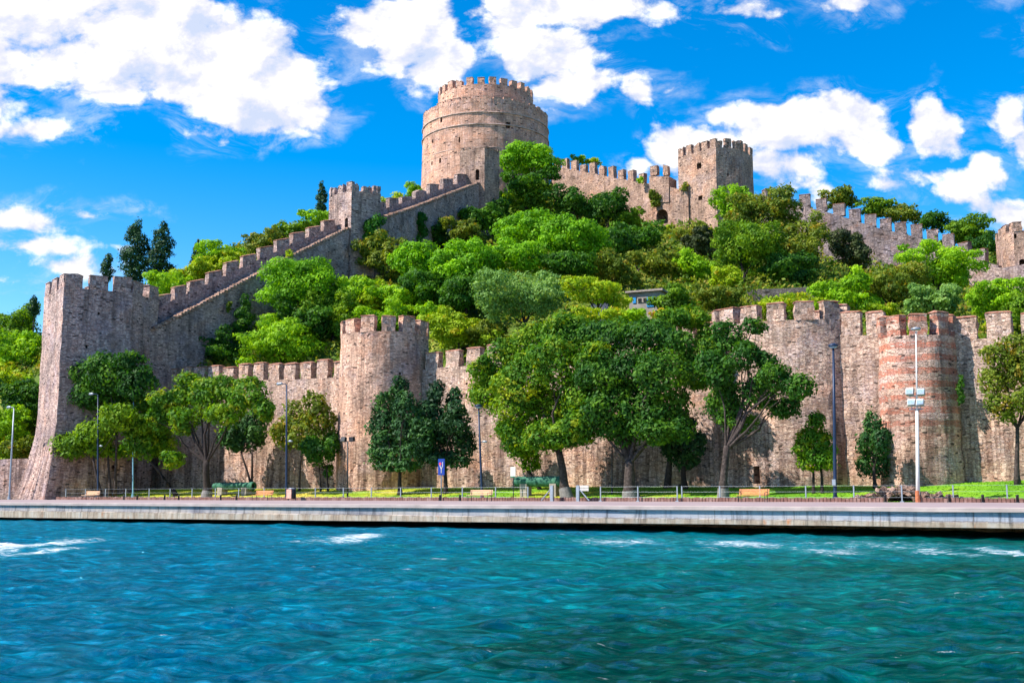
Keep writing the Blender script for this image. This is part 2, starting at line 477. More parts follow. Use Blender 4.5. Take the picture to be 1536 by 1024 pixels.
class MB:
    def __init__(s): s.v = []; s.f = []

    def add(s, vs, fs):
        b = len(s.v); s.v += [tuple(x) for x in vs]; s.f += [tuple(i + b for i in f) for f in fs]

    def box(s, c, ex, ey, ez, hx, hy, hz, jit=0.0):
        vs = []
        for k in (-1, 1):
            for (i, j) in ((-1, -1), (1, -1), (1, 1), (-1, 1)):
                p = Vector(c) + ex * (i * hx) + ey * (j * hy) + ez * (k * hz)
                if jit: p += Vector([random.uniform(-jit, jit) for _ in range(3)])
                vs.append(p)
        s.add(vs, [(3, 2, 1, 0), (4, 5, 6, 7), (0, 1, 5, 4), (1, 2, 6, 5), (2, 3, 7, 6), (3, 0, 4, 7)])

    def tube(s, pts, rad, n=8, cap=True):
        pts = [Vector(p) for p in pts]
        rings = []
        for i, p in enumerate(pts):
            d = (pts[min(i + 1, len(pts) - 1)] - pts[max(i - 1, 0)]).normalized()
            a = d.orthogonal().normalized() if abs(d.z) < 0.9 else Vector((1, 0, 0))
            a = (a - d * a.dot(d)).normalized()
            b = d.cross(a)
            r = rad[i] if isinstance(rad, (list, tuple)) else rad
            rings.append([p + a * (r * math.cos(2 * math.pi * k / n)) + b * (r * math.sin(2 * math.pi * k / n)) for k in range(n)])
        vs = [q for rg in rings for q in rg]
        fs = []
        for i in range(len(rings) - 1):
            for k in range(n):
                fs.append((i * n + k, i * n + (k + 1) % n, (i + 1) * n + (k + 1) % n, (i + 1) * n + k))
        if cap:
            fs.append(tuple(range(n - 1, -1, -1))); fs.append(tuple((len(rings) - 1) * n + k for k in range(n)))
        s.add(vs, fs)

    def build(s, name, mat, parent=None, org=None, smooth=False, kind=None):
        return mesh_obj(name, s.v, s.f, mat, parent, org, smooth=smooth, kind=kind)


UPV = Vector((0, 0, 1))


def wob(p, amp, sc_=0.6):
    n = mnoise.noise_vector(Vector(p) * sc_)
    return Vector(p) + n * amp


def merlon(parent, base, tang, nrm, w, th, h, slope, mat, capmat, cap=0.16, jit=0.075, cap_over=0.04):
    """one merlon of a battlement: block standing at base with a pitched cap; slope = rise per metre along tang"""
    w *= random.uniform(0.90, 1.06); h *= random.uniform(0.85, 1.05)
    vs = []
    nx = 3; nz = 3
    def pt(a, b, c):
        p = base + tang * (a * w / 2) + nrm * (b * th / 2) + UPV * (c * h + slope * a * w / 2)
        return p
    # block as a subdivided jittered box so that its edges are worn
    idx = {}
    faces = []
    worn = capmat is M['capgrey'] and random.random() < 0.35
    if worn: cap = 0
    drop_ = [random.uniform(0, 0.32) if worn else 0.0 for _ in range(nx + 1)]
    def vid(i, j, k):
        key = (i, j, k)
        if key not in idx:
            a = -1 + 2 * i / nx; b = -1 + 2 * j; c = k / nz
            p = pt(a, b, c)
            jj = jit
            p = p + Vector([random.uniform(-jj, jj), random.uniform(-jj, jj), random.uniform(-jj, jj) * (0.6 if k else 0)])
            if k == nz: p = p - UPV * (drop_[i] * h)
            idx[key] = len(vs); vs.append(p)
        return idx[key]
    for i in range(nx):
        for k in range(nz):
            faces.append((vid(i, 0, k), vid(i + 1, 0, k), vid(i + 1, 0, k + 1), vid(i, 0, k + 1)))
            faces.append((vid(i + 1, 1, k), vid(i, 1, k), vid(i, 1, k + 1), vid(i + 1, 1, k + 1)))
    for k in range(nz):
        faces.append((vid(0, 1, k), vid(0, 0, k), vid(0, 0, k + 1), vid(0, 1, k + 1)))
        faces.append((vid(nx, 0, k), vid(nx, 1, k), vid(nx, 1, k + 1), vid(nx, 0, k + 1)))
    for i in range(nx):
        faces.append((vid(i, 0, nz), vid(i + 1, 0, nz), vid(i + 1, 1, nz), vid(i, 1, nz)))
    m = mesh_obj('merlon', vs, faces, mat, parent, org=base)
    if cap:
        o = cap_over
        cb = []
        for a, b, c in ((-1, -1, 0), (1, -1, 0), (1, 1, 0), (-1, 1, 0)):
            cb.append(base + tang * (a * (w / 2 + o)) + nrm * (b * (th / 2 + o)) + UPV * (h + 0.012 + slope * a * w / 2 + random.uniform(0, 0.03)))
        ct = [p + UPV * cap * 0.35 for p in cb]
        rd = [base + tang * (a * w * 0.36) + UPV * (h + cap + slope * a * w * 0.36 + random.uniform(-0.03, 0.03)) for a in (-1, 1)]
        vs2 = cb + ct + rd
        fs2 = [(3, 2, 1, 0), (0, 1, 5, 4), (1, 2, 6, 5), (2, 3, 7, 6), (3, 0, 4, 7), (4, 5, 9, 8), (5, 6, 9), (6, 7, 8, 9), (7, 4, 8)]
        mesh_obj('cap', vs2, fs2, capmat, m, org=base)
    return m


def tower_body(name, foot, top, z0, z1, mat, parent, flare=1.0, round_=False, dz=1.2, amp=0.10, profile=None):
    """closed solid from footprint polygon (foot, counter-clockwise from above) to top polygon"""
    n0 = len(foot)
    pf = []; pt_ = []
    for i in range(n0):      # subdivide the sides
        a, b = Vector(foot[i]), Vector(foot[(i + 1) % n0]); c, d = Vector(top[i]), Vector(top[(i + 1) % n0])
        k = 1 if round_ else max(1, int((b - a).length / 1.3))
        for j in range(k):
            pf.append(a.lerp(b, j / k)); pt_.append(c.lerp(d, j / k))
    n = len(pf)
    nz = max(2, int((z1 - z0) / dz))
    arc = [0.0]
    for i in range(n): arc.append(arc[-1] + (pt_[(i + 1) % n] - pt_[i]).length)
    vs = []
    for k in range(nz + 1):
        f = k / nz
        z = z0 + (z1 - z0) * f
        g = (1 - f) ** flare if profile is None else profile(f)
        for i in range(n):
            p = pt_[i].lerp(pf[i], g)
            q = wob((p.x, p.y, z), amp, 0.7)
            q.z = z + (mnoise.noise(Vector((p.x, p.y, 3)) * 0.8) * 0.06 if k == nz else 0)
            vs.append(q)
    fs = []; uvs = []
    for k in range(nz):
        for i in range(n):
            j = (i + 1) % n
            fs.append((k * n + i, k * n + j, (k + 1) * n + j, (k + 1) * n + i))
            za = vs[k * n + i].z; zb = vs[(k + 1) * n + i].z
            uvs.append(((arc[i], za), (arc[i + 1], za), (arc[i + 1], zb), (arc[i], zb)))
    fs.append(tuple(range(n - 1, -1, -1))); uvs.append([(vs[i].x, vs[i].y) for i in range(n - 1, -1, -1)])
    fs.append(tuple(nz * n + i for i in range(n))); uvs.append([(vs[i].x, vs[i].y) for i in range(n)])
    return mesh_obj(name, vs, fs, mat, parent, uvs=uvs)


def ngon(cx, cy, r, n, rot=0.0):
    return [Vector((cx + r * math.cos(rot + 2 * math.pi * i / n), cy + r * math.sin(rot + 2 * math.pi * i / n), 0)) for i in range(n)]


def ring_merlons(parent, poly, z, spacing, w, th, h, mat, capmat, closed=True, cap=0.16, only=None, inset=None, phase=0.5):
    """merlons along each side of a footprint (or round a circle)"""
    n = len(poly)
    inset = th / 2 if inset is None else inset
    total = sum((poly[(i + 1) % n] - poly[i]).length for i in range(n))
    if n > 12:     # round
        cnt = int(round(total / spacing))
        arcs = [0.0]
        for i in range(n): arcs.append(arcs[-1] + (poly[(i + 1) % n] - poly[i]).length)
        for k in range(cnt):
            s = total * ((k + phase) / cnt) % total
            i = max(j for j in range(n) if arcs[j] <= s)
            a, b = poly[i], poly[(i + 1) % n]; tg = (b - a).normalized(); nr = Vector((tg.y, -tg.x, 0))
            if only and not only(nr): continue
            q = a.lerp(b, (s - arcs[i]) / (b - a).length)
            merlon(parent, Vector((q.x, q.y, z)) - nr * inset, tg, nr, w, th, h, 0, mat, capmat, cap)
        return
    for i in range(n):
        a, b = poly[i], poly[(i + 1) % n]
        d = b - a; ln = d.length; tg = d.normalized(); nr = Vector((tg.y, -tg.x, 0))
        if only and not only(nr): continue
        cnt = max(1, int(round((ln - w) / spacing)) + 1) if ln > w * 1.5 else 1
        for k in range(cnt):
            s = w / 2 + (ln - w) * (k / (cnt - 1) if cnt > 1 else 0.5)
            merlon(parent, Vector((a.x, a.y, z)) + tg * s - nr * inset, tg, nr, w * (0.98 if 0 < k < cnt - 1 else 0.9), th, h, 0, mat, capmat, cap)


def curtain(parent, name, pts, zb, zt, thick, mat, amp=0.10, dx=1.4, dz=1.3):
    """wall body along plan points (front face), thickness to the left of the direction; zb/zt lists of heights"""
    cols = []
    s_acc = 0.0
    for i in range(len(pts) - 1):
        a, b = Vector(pts[i]), Vector(pts[i + 1]); a.z = b.z = 0
        ln = (b - a).length; k = max(1, int(ln / dx)); tg = (b - a).normalized(); nr = Vector((-tg.y, tg.x, 0))
        for j in range(k + (1 if i == len(pts) - 2 else 0)):
            f = j / k
            cols.append((a.lerp(b, f), nr, s_acc + ln * f, zb[i] + (zb[i + 1] - zb[i]) * f, zt[i] + (zt[i + 1] - zt[i]) * f))
        s_acc += ln
    nz = max(2, int(max(c[4] - c[3] for c in cols) / dz))
    vs = []; per = 2 * (nz + 1)
    for (p, nr, s, z0, z1) in cols:
        for side in (0, 1):
            for k in range(nz + 1):
                z = z0 + (z1 - z0) * k / nz
                q = wob((p.x + nr.x * thick * side, p.y + nr.y * thick * side, z), amp, 0.7)
                q.z = z + (mnoise.noise(Vector((p.x * 1.3, p.y * 1.3, 5.0 + side))) * 0.12 if k == nz else 0)
                vs.append(q)
    fs = []; uvs = []
    m = nz + 1
    for c in range(len(cols) - 1):
        A = c * per; B = A + per; sa, sb = cols[c][2], cols[c + 1][2]
        for k in range(nz):
            fs.append((A + k, B + k, B + k + 1, A + k + 1))
            uvs.append(((sa, vs[A + k].z), (sb, vs[B + k].z), (sb, vs[B + k + 1].z), (sa, vs[A + k + 1].z)))
            fs.append((B + m + k, A + m + k, A + m + k + 1, B + m + k + 1))
            uvs.append(((sb, vs[B + k].z), (sa, vs[A + k].z), (sa, vs[A + k + 1].z), (sb, vs[B + k + 1].z)))
        fs.append((A + nz, B + nz, B + m + nz, A + m + nz)); uvs.append(((sa, 0), (sb, 0), (sb, thick), (sa, thick)))
        fs.append((A + m, B + m, B, A)); uvs.append(((sa, 0), (sb, 0), (sb, thick), (sa, thick)))
    e = (len(cols) - 1) * per
    for k in range(nz):
        fs.append((m + k, k, k + 1, m + k + 1)); uvs.append(((thick, vs[k].z), (0, vs[k].z), (0, vs[k + 1].z), (thick, vs[k + 1].z)))
        fs.append((e + k, e + m + k, e + m + k + 1, e + k + 1)); uvs.append(((0, vs[e + k].z), (thick, vs[e + k].z), (thick, vs[e + k + 1].z), (0, vs[e + k + 1].z)))
    return mesh_obj(name, vs, fs, mat, parent, uvs=uvs), s_acc


def row_merlons(parent, a, b, spacing, w, th, h, off, mat, capmat, slope_step=False, cap=0.16, n=None, skip=()):
    """merlons from a to b (3D base points on the front face), pushed inwards by off"""
    d = Vector((b.x - a.x, b.y - a.y, 0)); ln = d.length; tg = d.normalized(); nr = Vector((tg.y, -tg.x, 0))
    n = n or max(1, int(round(ln / spacing)))
    sl = (b.z - a.z) / ln
    for k in range(n):
        if k in skip: continue
        f = (k + 0.5) / n
        base = a.lerp(b, f) - nr * off - UPV * (abs(sl) * w * 0.6 + 0.05)
        merlon(parent, base, tg, nr, w, th, h + abs(sl) * w * 0.6 + 0.05, sl * (0.55 if slope_step else 0.0), mat, capmat, cap)


def cut(body, px, py, wpx, hpx, depth=1.4, arch=False):
    """cut a window or door niche where the pixel ray meets the body"""
    org = WORLD_ORG[body]
    dg = bpy.context.evaluated_depsgraph_get()
    bm = bmesh.new(); bm.from_mesh(body.data)
    tree = BVHTree.FromBMesh(bm)
    d = ray(px, py).normalized()
    hit, nr, idx, dist = tree.ray_cast(Vector((0, 0, CAMZ)) - org, d)
    bm.free()
    if hit is None:
        print('CUT missed', body.name, px, py); return
    n = Vector((nr.x, nr.y, 0)).normalized(); tg = Vector((-n.y, n.x, 0))
    Y = (hit + org).y
    fs_ = abs(tg.dot(Vector((1, 0, 0)).lerp(Vector((d.y, -d.x, 0)), 1.0).normalized())) or 1
    w = wpx * Y / F / max(fs_, 0.35); h = hpx * Y / F
    prof = [(-w / 2, -h / 2), (w / 2, -h / 2), (w / 2, h / 2)]
    if arch:
        prof = [(-w / 2, -h / 2), (w / 2, -h / 2)] + [(w / 2 * math.cos(a), h / 2 - w / 2 + w / 2 * math.sin(a)) for a in [math.pi * i / 8 for i in range(9)]]
    else:
        prof.append((-w / 2, h / 2))
    k = len(prof)
    vs = [hit + tg * a + UPV * b + n * 0.8 for a, b in prof] + [hit + tg * a + UPV * b - n * depth for a, b in prof]
    fs = [tuple(range(k)), tuple(range(2 * k - 1, k - 1, -1))] + [(i, i + k, (i + 1) % k + k, (i + 1) % k) for i in range(k)]
    me = bpy.data.meshes.new('cutter'); me.from_pydata([tuple(v) for v in vs], [], fs); me.uv_layers.new(name='UVMap')
    bmc = bmesh.new(); bmc.from_mesh(me); bmesh.ops.recalc_face_normals(bmc, faces=bmc.faces); bmc.to_mesh(me); bmc.free()
    co = bpy.data.objects.new('cutter', me); C.objects.link(co)
    co.matrix_world = Matrix.Translation(org)
    bpy.context.view_layer.update()
    md = body.modifiers.new('b', 'BOOLEAN'); md.operation = 'DIFFERENCE'; md.object = co; md.solver = 'EXACT'
    dg = bpy.context.evaluated_depsgraph_get(); dg.update()
    nm = bpy.data.meshes.new_from_object(body.evaluated_get(dg))
    body.modifiers.clear()
    if len(nm.polygons) > 5:
        old = body.data; body.data = nm; nm.name = old.name
    bpy.data.objects.remove(co)

# ---------------------------------------------------------------- hill terrain: thin-plate surface through known ground points
QZ = 1.05                                   # quay level
WALLV = 45.0
TP = []


def tp(px, py, Y): TP.append(tuple(P(px, py, Y)))


def tz(px, Y, z): p = P(px, 600, Y); TP.append((p.x, p.y, z))


for px, z in ((240, 9.5), (420, 9.5), (620, 9.5), (800, 9.5), (1000, 9.5), (1200, 9.5), (1400, 9.5), (1600, 9.0), (1800, 9)):
    p = Wv(px, 600, WALLV + 3.2); TP.append((p.x, p.y, z))
for a in [(240, 545, 133), (330, 512, 138), (400, 478, 143), (470, 448, 148), (525, 425, 152), (560, 415, 155),
          (630, 395, 166), (680, 372, 178), (715, 352, 185), (760, 335, 192), (800, 318, 197),
          (850, 305, 199), (920, 322, 192), (1000, 348, 184), (1050, 340, 180), (1100, 342, 177),
          (1160, 372, 168), (1230, 402, 158), (1300, 408, 156), (1370, 414, 153), (1430, 430, 150), (1500, 446, 145), (1600, 460, 140),
          (965, 472, 125), (1170, 448, 128), (700, 500, 128), (850, 490, 126), (600, 490, 133), (480, 510, 133), (1050, 470, 123),
          (1300, 475, 118), (1450, 482, 112), (700, 420, 155), (850, 410, 158), (1000, 405, 155), (1200, 415, 148), (1350, 440, 134),
          (640, 305, 205), (730, 298, 206), (820, 290, 206), (600, 322, 195), (560, 330, 185),
          (500, 350, 172), (430, 382, 165), (360, 412, 160), (300, 440, 155), (230, 470, 152), (120, 500, 160), (40, 530, 175),
          (0, 640, 135), (-60, 650, 140), (30, 700, 132), (-150, 560, 180),
          (620, 320, 240), (730, 320, 250), (880, 310, 230), (1000, 340, 225), (1140, 345, 205), (1260, 345, 190), (1350, 372, 180), (1450, 395, 170), (1560, 410, 165), (1700, 420, 160),
          (400, 420, 230), (200, 520, 240), (0, 560, 240), (1300, 400, 260), (1600, 440, 240)]:
    tp(*a)
TPA = np.array(TP)


def tps_fit(X, z, lam=0.6):
    n = len(X)
    d = np.linalg.norm(X[:, None] - X[None], axis=2) / 50
    K = np.where(d > 0, d * d * np.log(d + 1e-9), 0) + np.eye(n) * lam * 0.05
    Pm = np.c_[np.ones(n), X / 50]
    A = np.block([[K, Pm], [Pm.T, np.zeros((3, 3))]])
    return np.linalg.solve(A, np.r_[z, 0, 0, 0])


TW = tps_fit(TPA[:, :2], TPA[:, 2])


def terr(x, y):
    x = np.atleast_1d(np.asarray(x, float)); y = np.atleast_1d(np.asarray(y, float))
    X = np.c_[x, y]
    d = np.linalg.norm(X[:, None] - TPA[None, :, :2], axis=2) / 50
    K = np.where(d > 0, d * d * np.log(d + 1e-9), 0)
    z = K @ TW[:-3] + np.c_[np.ones(len(X)), X / 50] @ TW[-3:]
    return np.clip(z, 1.2, 58)


def tzh(x, y): return float(terr(x, y)[0])


# raster of the terrain for fast ray marching
GX = np.arange(-220, 150.1, 2.0); GY = np.arange(60, 300.1, 2.0)
gx, gy = np.meshgrid(GX, GY, indexing='ij')
GZ = np.concatenate([terr(gx[i], gy[i])[None] for i in range(len(GX))], 0)


def tq(x, y):
    i = (x - GX[0]) / 2; j = (y - GY[0]) / 2
    i = min(max(i, 0), len(GX) - 1.001); j = min(max(j, 0), len(GY) - 1.001)
    a, b = int(i), int(j); fx, fy = i - a, j - b
    return (GZ[a, b] * (1 - fx) * (1 - fy) + GZ[a + 1, b] * fx * (1 - fy) + GZ[a, b + 1] * (1 - fx) * fy + GZ[a + 1, b + 1] * fx * fy)


def foot_on_hill(px, py, Y0=60, vmin=WALLV + 3.5):
    d = ray(px, py)
    Y = Y0
    while Y < 260:
        x = d.x * Y / d.y; z = CAMZ + d.z * Y / d.y
        if uv_of((x, Y))[1] > vmin and z < tq(x, Y) + 0.02:
            return Vector((x, Y, tq(x, Y)))
        Y += 0.5
    return None


def hill():
    ox = []; st = 2.0
    us = np.arange(-170, 190, st); vs_ = np.concatenate([np.arange(WALLV + 1.5, 150, st), np.arange(150, 260, 8)])
    V = []; 
    for v in vs_:
        for u in us:
            p = UV(u, v); z = tq(p.x, p.y) if p.y < 300 else 40
            z += 0.5 * mnoise.noise(Vector((p.x, p.y, 0)) * 0.25) + 0.2 * mnoise.noise(Vector((p.x, p.y, 9)) * 0.9) - 0.35
            V.append((p.x, p.y, z))
    nu = len(us); Fc = []
    for j in range(len(vs_) - 1):
        for i in range(nu - 1):
            a = j * nu + i; Fc.append((a, a + 1, a + nu + 1, a + nu))
    b0 = len(V); us2 = np.arange(-170, -38.5, 2.0); vs2 = np.arange(32.4, 48.2, 1.3)
    for v in vs2:
        for u in us2:
            p = UV(u, v); f = max(0.0, min(1.0, (v - 36) / 11.0)); q = UV(u, 46.8)
            V.append((p.x, p.y, 1.08 + (tq(q.x, q.y) - 1.4) * f ** 1.5 + 0.3 * mnoise.noise(Vector((p.x, p.y, 4)) * 0.4) * f))
    n2_ = len(us2)
    for j in range(len(vs2) - 1):
        for i in range(n2_ - 1):
            a = b0 + j * n2_ + i; Fc.append((a, a + 1, a + n2_ + 1, a + n2_))
    m, t, bs, out = new_mat('hillside_earth_and_grass')
    pos = t.new('ShaderNodeNewGeometry').outputs['Position']
    n = t.noise(pos, 0.12, 5, 0.6); n2 = t.noise(pos, 1.4, 5, 0.7)
    c = t.ramp(n, [(0.3, (0.03, 0.07, 0.01)), (0.48, (0.10, 0.16, 0.02)), (0.62, (0.26, 0.26, 0.04)), (0.8, (0.22, 0.15, 0.09))])
    c = t.mix(1, c, t.ramp(n2, [(0.3, 0.5), (0.7, 1.3)]), 'MULTIPLY')
    t.put(bs.inputs['Base Color'], c)
    bp = t.new('ShaderNodeBump'); bp.inputs['Distance'].default_value = 0.25; t.put(bp.inputs['Height'], n2); t.l.new(bp.outputs[0], bs.inputs['Normal'])
    mesh_obj('hillside', V, Fc, m, smooth=True, kind='structure', org=(0, 0, 0))


hill()


def lawn_z(u, v):
    f = max(0.0, min(1.0, (v - 32.2) / 12.5))
    rise = 1.15 + 0.85 * max(0, min(1, (u - 45) / 25))
    p = UV(u, v)
    bump_ = 0.12 * mnoise.noise(Vector((p.x, p.y, 0)) * 0.15) * f
    return QZ + 0.02 + rise * (f * f * (3 - 2 * f)) + bump_


def lawn_at(p):
    u, v = uv_of(p); return lawn_z(u, v)


CULV = uv_of(Wv(1350, 745, 32.0))[0]


def front_ground():
    m, t, bs, out = new_mat('lawn_grass')
    pos = t.new('ShaderNodeNewGeometry').outputs['Position']
    n = t.noise(pos, 0.18, 4, 0.6); n2 = t.noise(pos, 4.5, 4, 0.7)
    c = t.ramp(n, [(0.3, (0.06, 0.19, 0.008)), (0.48, (0.15, 0.31, 0.012)), (0.6, (0.34, 0.39, 0.03)), (0.75, (0.46, 0.38, 0.06))])
    # more straw at the far left end, fresh green at the right
    x = t.sep(pos)[0]
    c = t.mix(t.remap(x, -35, 0), t.ramp(n, [(0.3, (0.20, 0.34, 0.01)), (0.5, (0.46, 0.48, 0.03)), (0.7, (0.60, 0.42, 0.08))]), c)
    c = t.mix(t.remap(x, 8, 28), c, t.ramp(n, [(0.3, (0.06, 0.20, 0.006)), (0.6, (0.15, 0.34, 0.012)), (0.8, (0.26, 0.38, 0.02))]))
    c = t.mix(1, c, t.ramp(n2, [(0.3, 0.65), (0.7, 1.2)]), 'MULTIPLY')
    t.put(bs.inputs['Base Color'], c)
    bp = t.new('ShaderNodeBump'); bp.inputs['Distance'].default_value = 0.04; t.put(bp.inputs['Height'], n2); t.l.new(bp.outputs[0], bs.inputs['Normal'])
    V = []; Fc = []
    us = np.arange(-40, 150, 1.5); vs_ = np.arange(32.15, 50.5, 0.9)
    for v in vs_:
        for u in us: q = UV(u, v, lawn_z(u, v)); V.append(tuple(q))
    nu = len(us)
    for j in range(len(vs_) - 1):
        for i in range(nu - 1):
            a = j * nu + i; Fc.append((a, a + 1, a + nu + 1, a + nu))
    mesh_obj('lawn', V, Fc, m, smooth=True, kind='structure', org=(0, 0, 0))
    # grass tufts standing on the lawn
    cnt = 52000
    u = R.uniform(-35, 110, cnt); v = 32.4 + 12.5 * R.random(cnt)
    zz = np.array([lawn_z(a, b) for a, b in zip(u, v)])
    X = O.x + EU.x * u + EV.x * v; Y = O.y + EU.y * u + EV.y * v
    ang = R.uniform(0, np.pi, cnt); h = R.uniform(0.015, 0.05, cnt) ; w = R.uniform(0.05, 0.14, cnt)
    cx, sy = np.cos(ang) * w, np.sin(ang) * w
    lx, ly = R.normal(0, 0.05, cnt), R.normal(0, 0.05, cnt)
    vv = np.stack([np.stack([X - cx, Y - sy, zz - 0.02], 1), np.stack([X + cx, Y + sy, zz - 0.02], 1), np.stack([X + lx, Y + ly, zz + h], 1)], 1).reshape(-1, 3)
    o = fast_mesh('grass_tufts', vv, 3, m)
    tag(o, 'short green and straw coloured grass along the foot of the wall', 'grass', kind='stuff')


def fast_mesh(name, vv, k, mat, parent=None, org=None, tint=None):
    org = Vector(org) if org is not None else (WORLD_ORG[parent] if parent else Vector((0, 0, 0)))
    me = bpy.data.meshes.new(name)
    nv = len(vv); nf = nv // k
    me.vertices.add(nv); me.loops.add(nv); me.polygons.add(nf)
    me.vertices.foreach_set('co', (vv - np.array(org)).astype(np.float32).ravel())
    me.loops.foreach_set('vertex_index', np.arange(nv, dtype=np.int32))
    me.polygons.foreach_set('loop_start', np.arange(0, nv, k, dtype=np.int32))
    me.polygons.foreach_set('loop_total', np.full(nf, k, dtype=np.int32))
    if tint is not None:
        at = me.attributes.new('tint', 'FLOAT', 'FACE')
        at.data.foreach_set('value', tint.astype(np.float32))
    me.materials.append(mat)
    me.update(calc_edges=True)
    o = bpy.data.objects.new(name, me); C.objects.link(o); WORLD_ORG[o] = org
    if parent is not None:
        o.parent = parent; o.location = org - WORLD_ORG[parent]
    else: o.location = org
    return o


front_ground()


def quay():
    m, t, bs, out = new_mat('stained_quay_concrete')
    uv = t.new('ShaderNodeTexCoord').outputs['UV']
    u, v = t.sep(uv)[:2]
    n1 = t.noise(uv, 0.35, 5, 0.6); n2 = t.noise(uv, 3.0, 6, 0.7)
    base = t.ramp(n1, [(0.3, (0.12, 0.12, 0.16)), (0.46, (0.31, 0.285, 0.295)), (0.7, (0.42, 0.345, 0.285))])
    # bluish slabs towards the right end
    base = t.mix(t.math('MULTIPLY', t.remap(u, 25, 60), 0.55), base, (0.30, 0.36, 0.47))
    low = t.ramp(t.noise(t.vmath('MULTIPLY', uv, (1, 0.25, 1)), 2.2, 6, 0.7), [(0.3, (0.16, 0.11, 0.08)), (0.44, (0.33, 0.25, 0.19)), (0.58, (0.40, 0.34, 0.28)), (0.8, (0.38, 0.38, 0.40))])
    vj = t.math('ADD', v, t.math('MULTIPLY_ADD', n2, 0.12, -0.06))
    col = t.mix(t.remap(vj, 0.46, 0.56), low, base)
    # dark seam between the lifts, irregular
    seam = t.math('SUBTRACT', 1.0, t.remap(t.math('ABSOLUTE', t.math('SUBTRACT', vj, 0.52)), 0.0, 0.045))
    seam = t.math('MULTIPLY', seam, t.remap(t.noise(uv, 0.6, 4), 0.38, 0.55))
    vk = t.math('ADD', v, t.math('MULTIPLY_ADD', t.noise(uv, 0.5, 6, 0.75), 0.34, -0.17))
    sk = t.math('SUBTRACT', 1.0, t.remap(t.math('ABSOLUTE', t.math('SUBTRACT', vk, 0.80)), 0.0, 0.035))
    seam = t.math('MAXIMUM', seam, t.math('MULTIPLY', sk, t.remap(t.noise(t.vmath('ADD', uv, (9, 0, 0)), 0.11, 3), 0.46, 0.54)))
    col = t.mix(t.math('MULTIPLY', seam, 0.75), col, (0.07, 0.055, 0.05))
    # drips and rust
    dr = t.noise(t.vmath('MULTIPLY', uv, (3.2, 0.35, 1)), 1.0, 5, 0.7)
    col = t.mix(1, col, t.ramp(dr, [(0.34, 0.40), (0.48, 0.95), (0.8, 1.1)]), 'MULTIPLY')
    rs = t.math('MULTIPLY', t.remap(t.noise(t.vmath('MULTIPLY', uv, (2.2, 0.5, 1)), 0.8, 5, 0.7), 0.60, 0.70), t.remap(v, 0.62, 0.42))
    col = t.mix(t.math('MULTIPLY', rs, 0.8), col, (0.42, 0.15, 0.05))
    # slab joints
    jx = t.math('ABSOLUTE', t.math('SUBTRACT', t.math('FRACT', t.math('MULTIPLY', u, 1 / 3.4)), 0.5))
    jt = t.math('SUBTRACT', 1.0, t.remap(jx, 0.0, 0.012))
    col = t.mix(t.math('MULTIPLY', jt, 0.6), col, (0.10, 0.08, 0.07))
    t.put(bs.inputs['Base Color'], col)
    bp = t.new('ShaderNodeBump'); bp.inputs['Distance'].default_value = 0.04; t.put(bp.inputs['Height'], n2); t.l.new(bp.outputs[0], bs.inputs['Normal'])
    # slab face: two lifts, coping above, dark void below
    us = np.arange(-120, 200.1, 2.0)
    def strip(prof, matl, name):
        V = []; Fc = []; U = []
        for s in us:
            for (vv, z) in prof:
                zz = z(s) if callable(z) else z
                q = UV(s, vv + 0.03 * mnoise.noise(Vector((s * 0.4, zz * 2, 1))), zz + 0.02 * mnoise.noise(Vector((s * 0.7, 3, vv)))); V.append(tuple(q))
        k = len(prof)
        for i in range(len(us) - 1):
            for j in range(k - 1):
                a = i * k + j; b = a + k
                Fc.append((a, a + 1, b + 1, b)[::-1])
                za, zb = V[a][2], V[a + 1][2]
                U.append(((us[i], za), (us[i], zb), (us[i + 1], zb), (us[i + 1], za))[::-1])
        return mesh_obj(name, V, Fc, matl, uvs=U, kind='structure', org=(0, 0, 0))
    bot = lambda s: 0.10 + 0.20 * max(0, min(1, (s - 5) / 45))
    strip([(9.0, -1.2), (9.0, 0.3), (0.02, bot), (0.0, lambda s: bot(s) + 0.01), (0.0, 0.5), (0.07, 0.54), (0.07, 0.88)], m, 'quay')
    cop = simple('pale_quay_coping', (0.36, 0.29, 0.275), 0.9, var=0.18, scale=1.2, bump=0.02)
    strip([(0.07, 0.88), (-0.06, 0.885), (-0.06, QZ - 0.02), (-0.03, QZ), (0.75, QZ + 0.004)], cop, 'quay_coping')
    pm, t, bs, out = new_mat('pink_promenade_paving')
    pos = t.new('ShaderNodeNewGeometry').outputs['Position']
    n = t.noise(pos, 0.4, 5, 0.6)
    t.put(bs.inputs['Base Color'], t.ramp(n, [(0.3, (0.25, 0.19, 0.195)), (0.7, (0.36, 0.28, 0.28))]))
    V = []; Fc = []
    vs_ = [0.75, 8, 16, 24, 32.3, 60]
    for v in vs_:
        for s in us: V.append(tuple(UV(s, v, QZ + (0.0 if v < 40 else -0.3))))
    nu = len(us)
    for j in range(len(vs_) - 1):
        for i in range(nu - 1):
            a = j * nu + i; Fc.append((a, a + 1, a + nu + 1, a + nu))
    mesh_obj('promenade', V, Fc, pm, kind='structure', org=(0, 0, 0))
    # low picket edging between promenade and lawn
    b = MB()
    for k in range(0, 700):
        s = -38 + k * 0.25
        if s > 137: break
        h = 0.30 + 0.03 * math.sin(k * 1.7)
        if abs(s - CULV) < 1.15: continue
        b.box(UV(s, 31.9, QZ + h / 2 - 0.02), EU, EV, UPV, 0.105, 0.06, h / 2, jit=0.008)
    for a_, b_ in ((-37.5, CULV - 1.2), (CULV + 1.2, 136)):
        b.box(UV((a_ + b_) / 2, 32.02, QZ + 0.12), EU, EV, UPV, (b_ - a_) / 2, 0.03, 0.10)
    b.build('kerb', M['kerbbrick'], org=UV(49, 31.9, QZ), kind='structure')


quay()


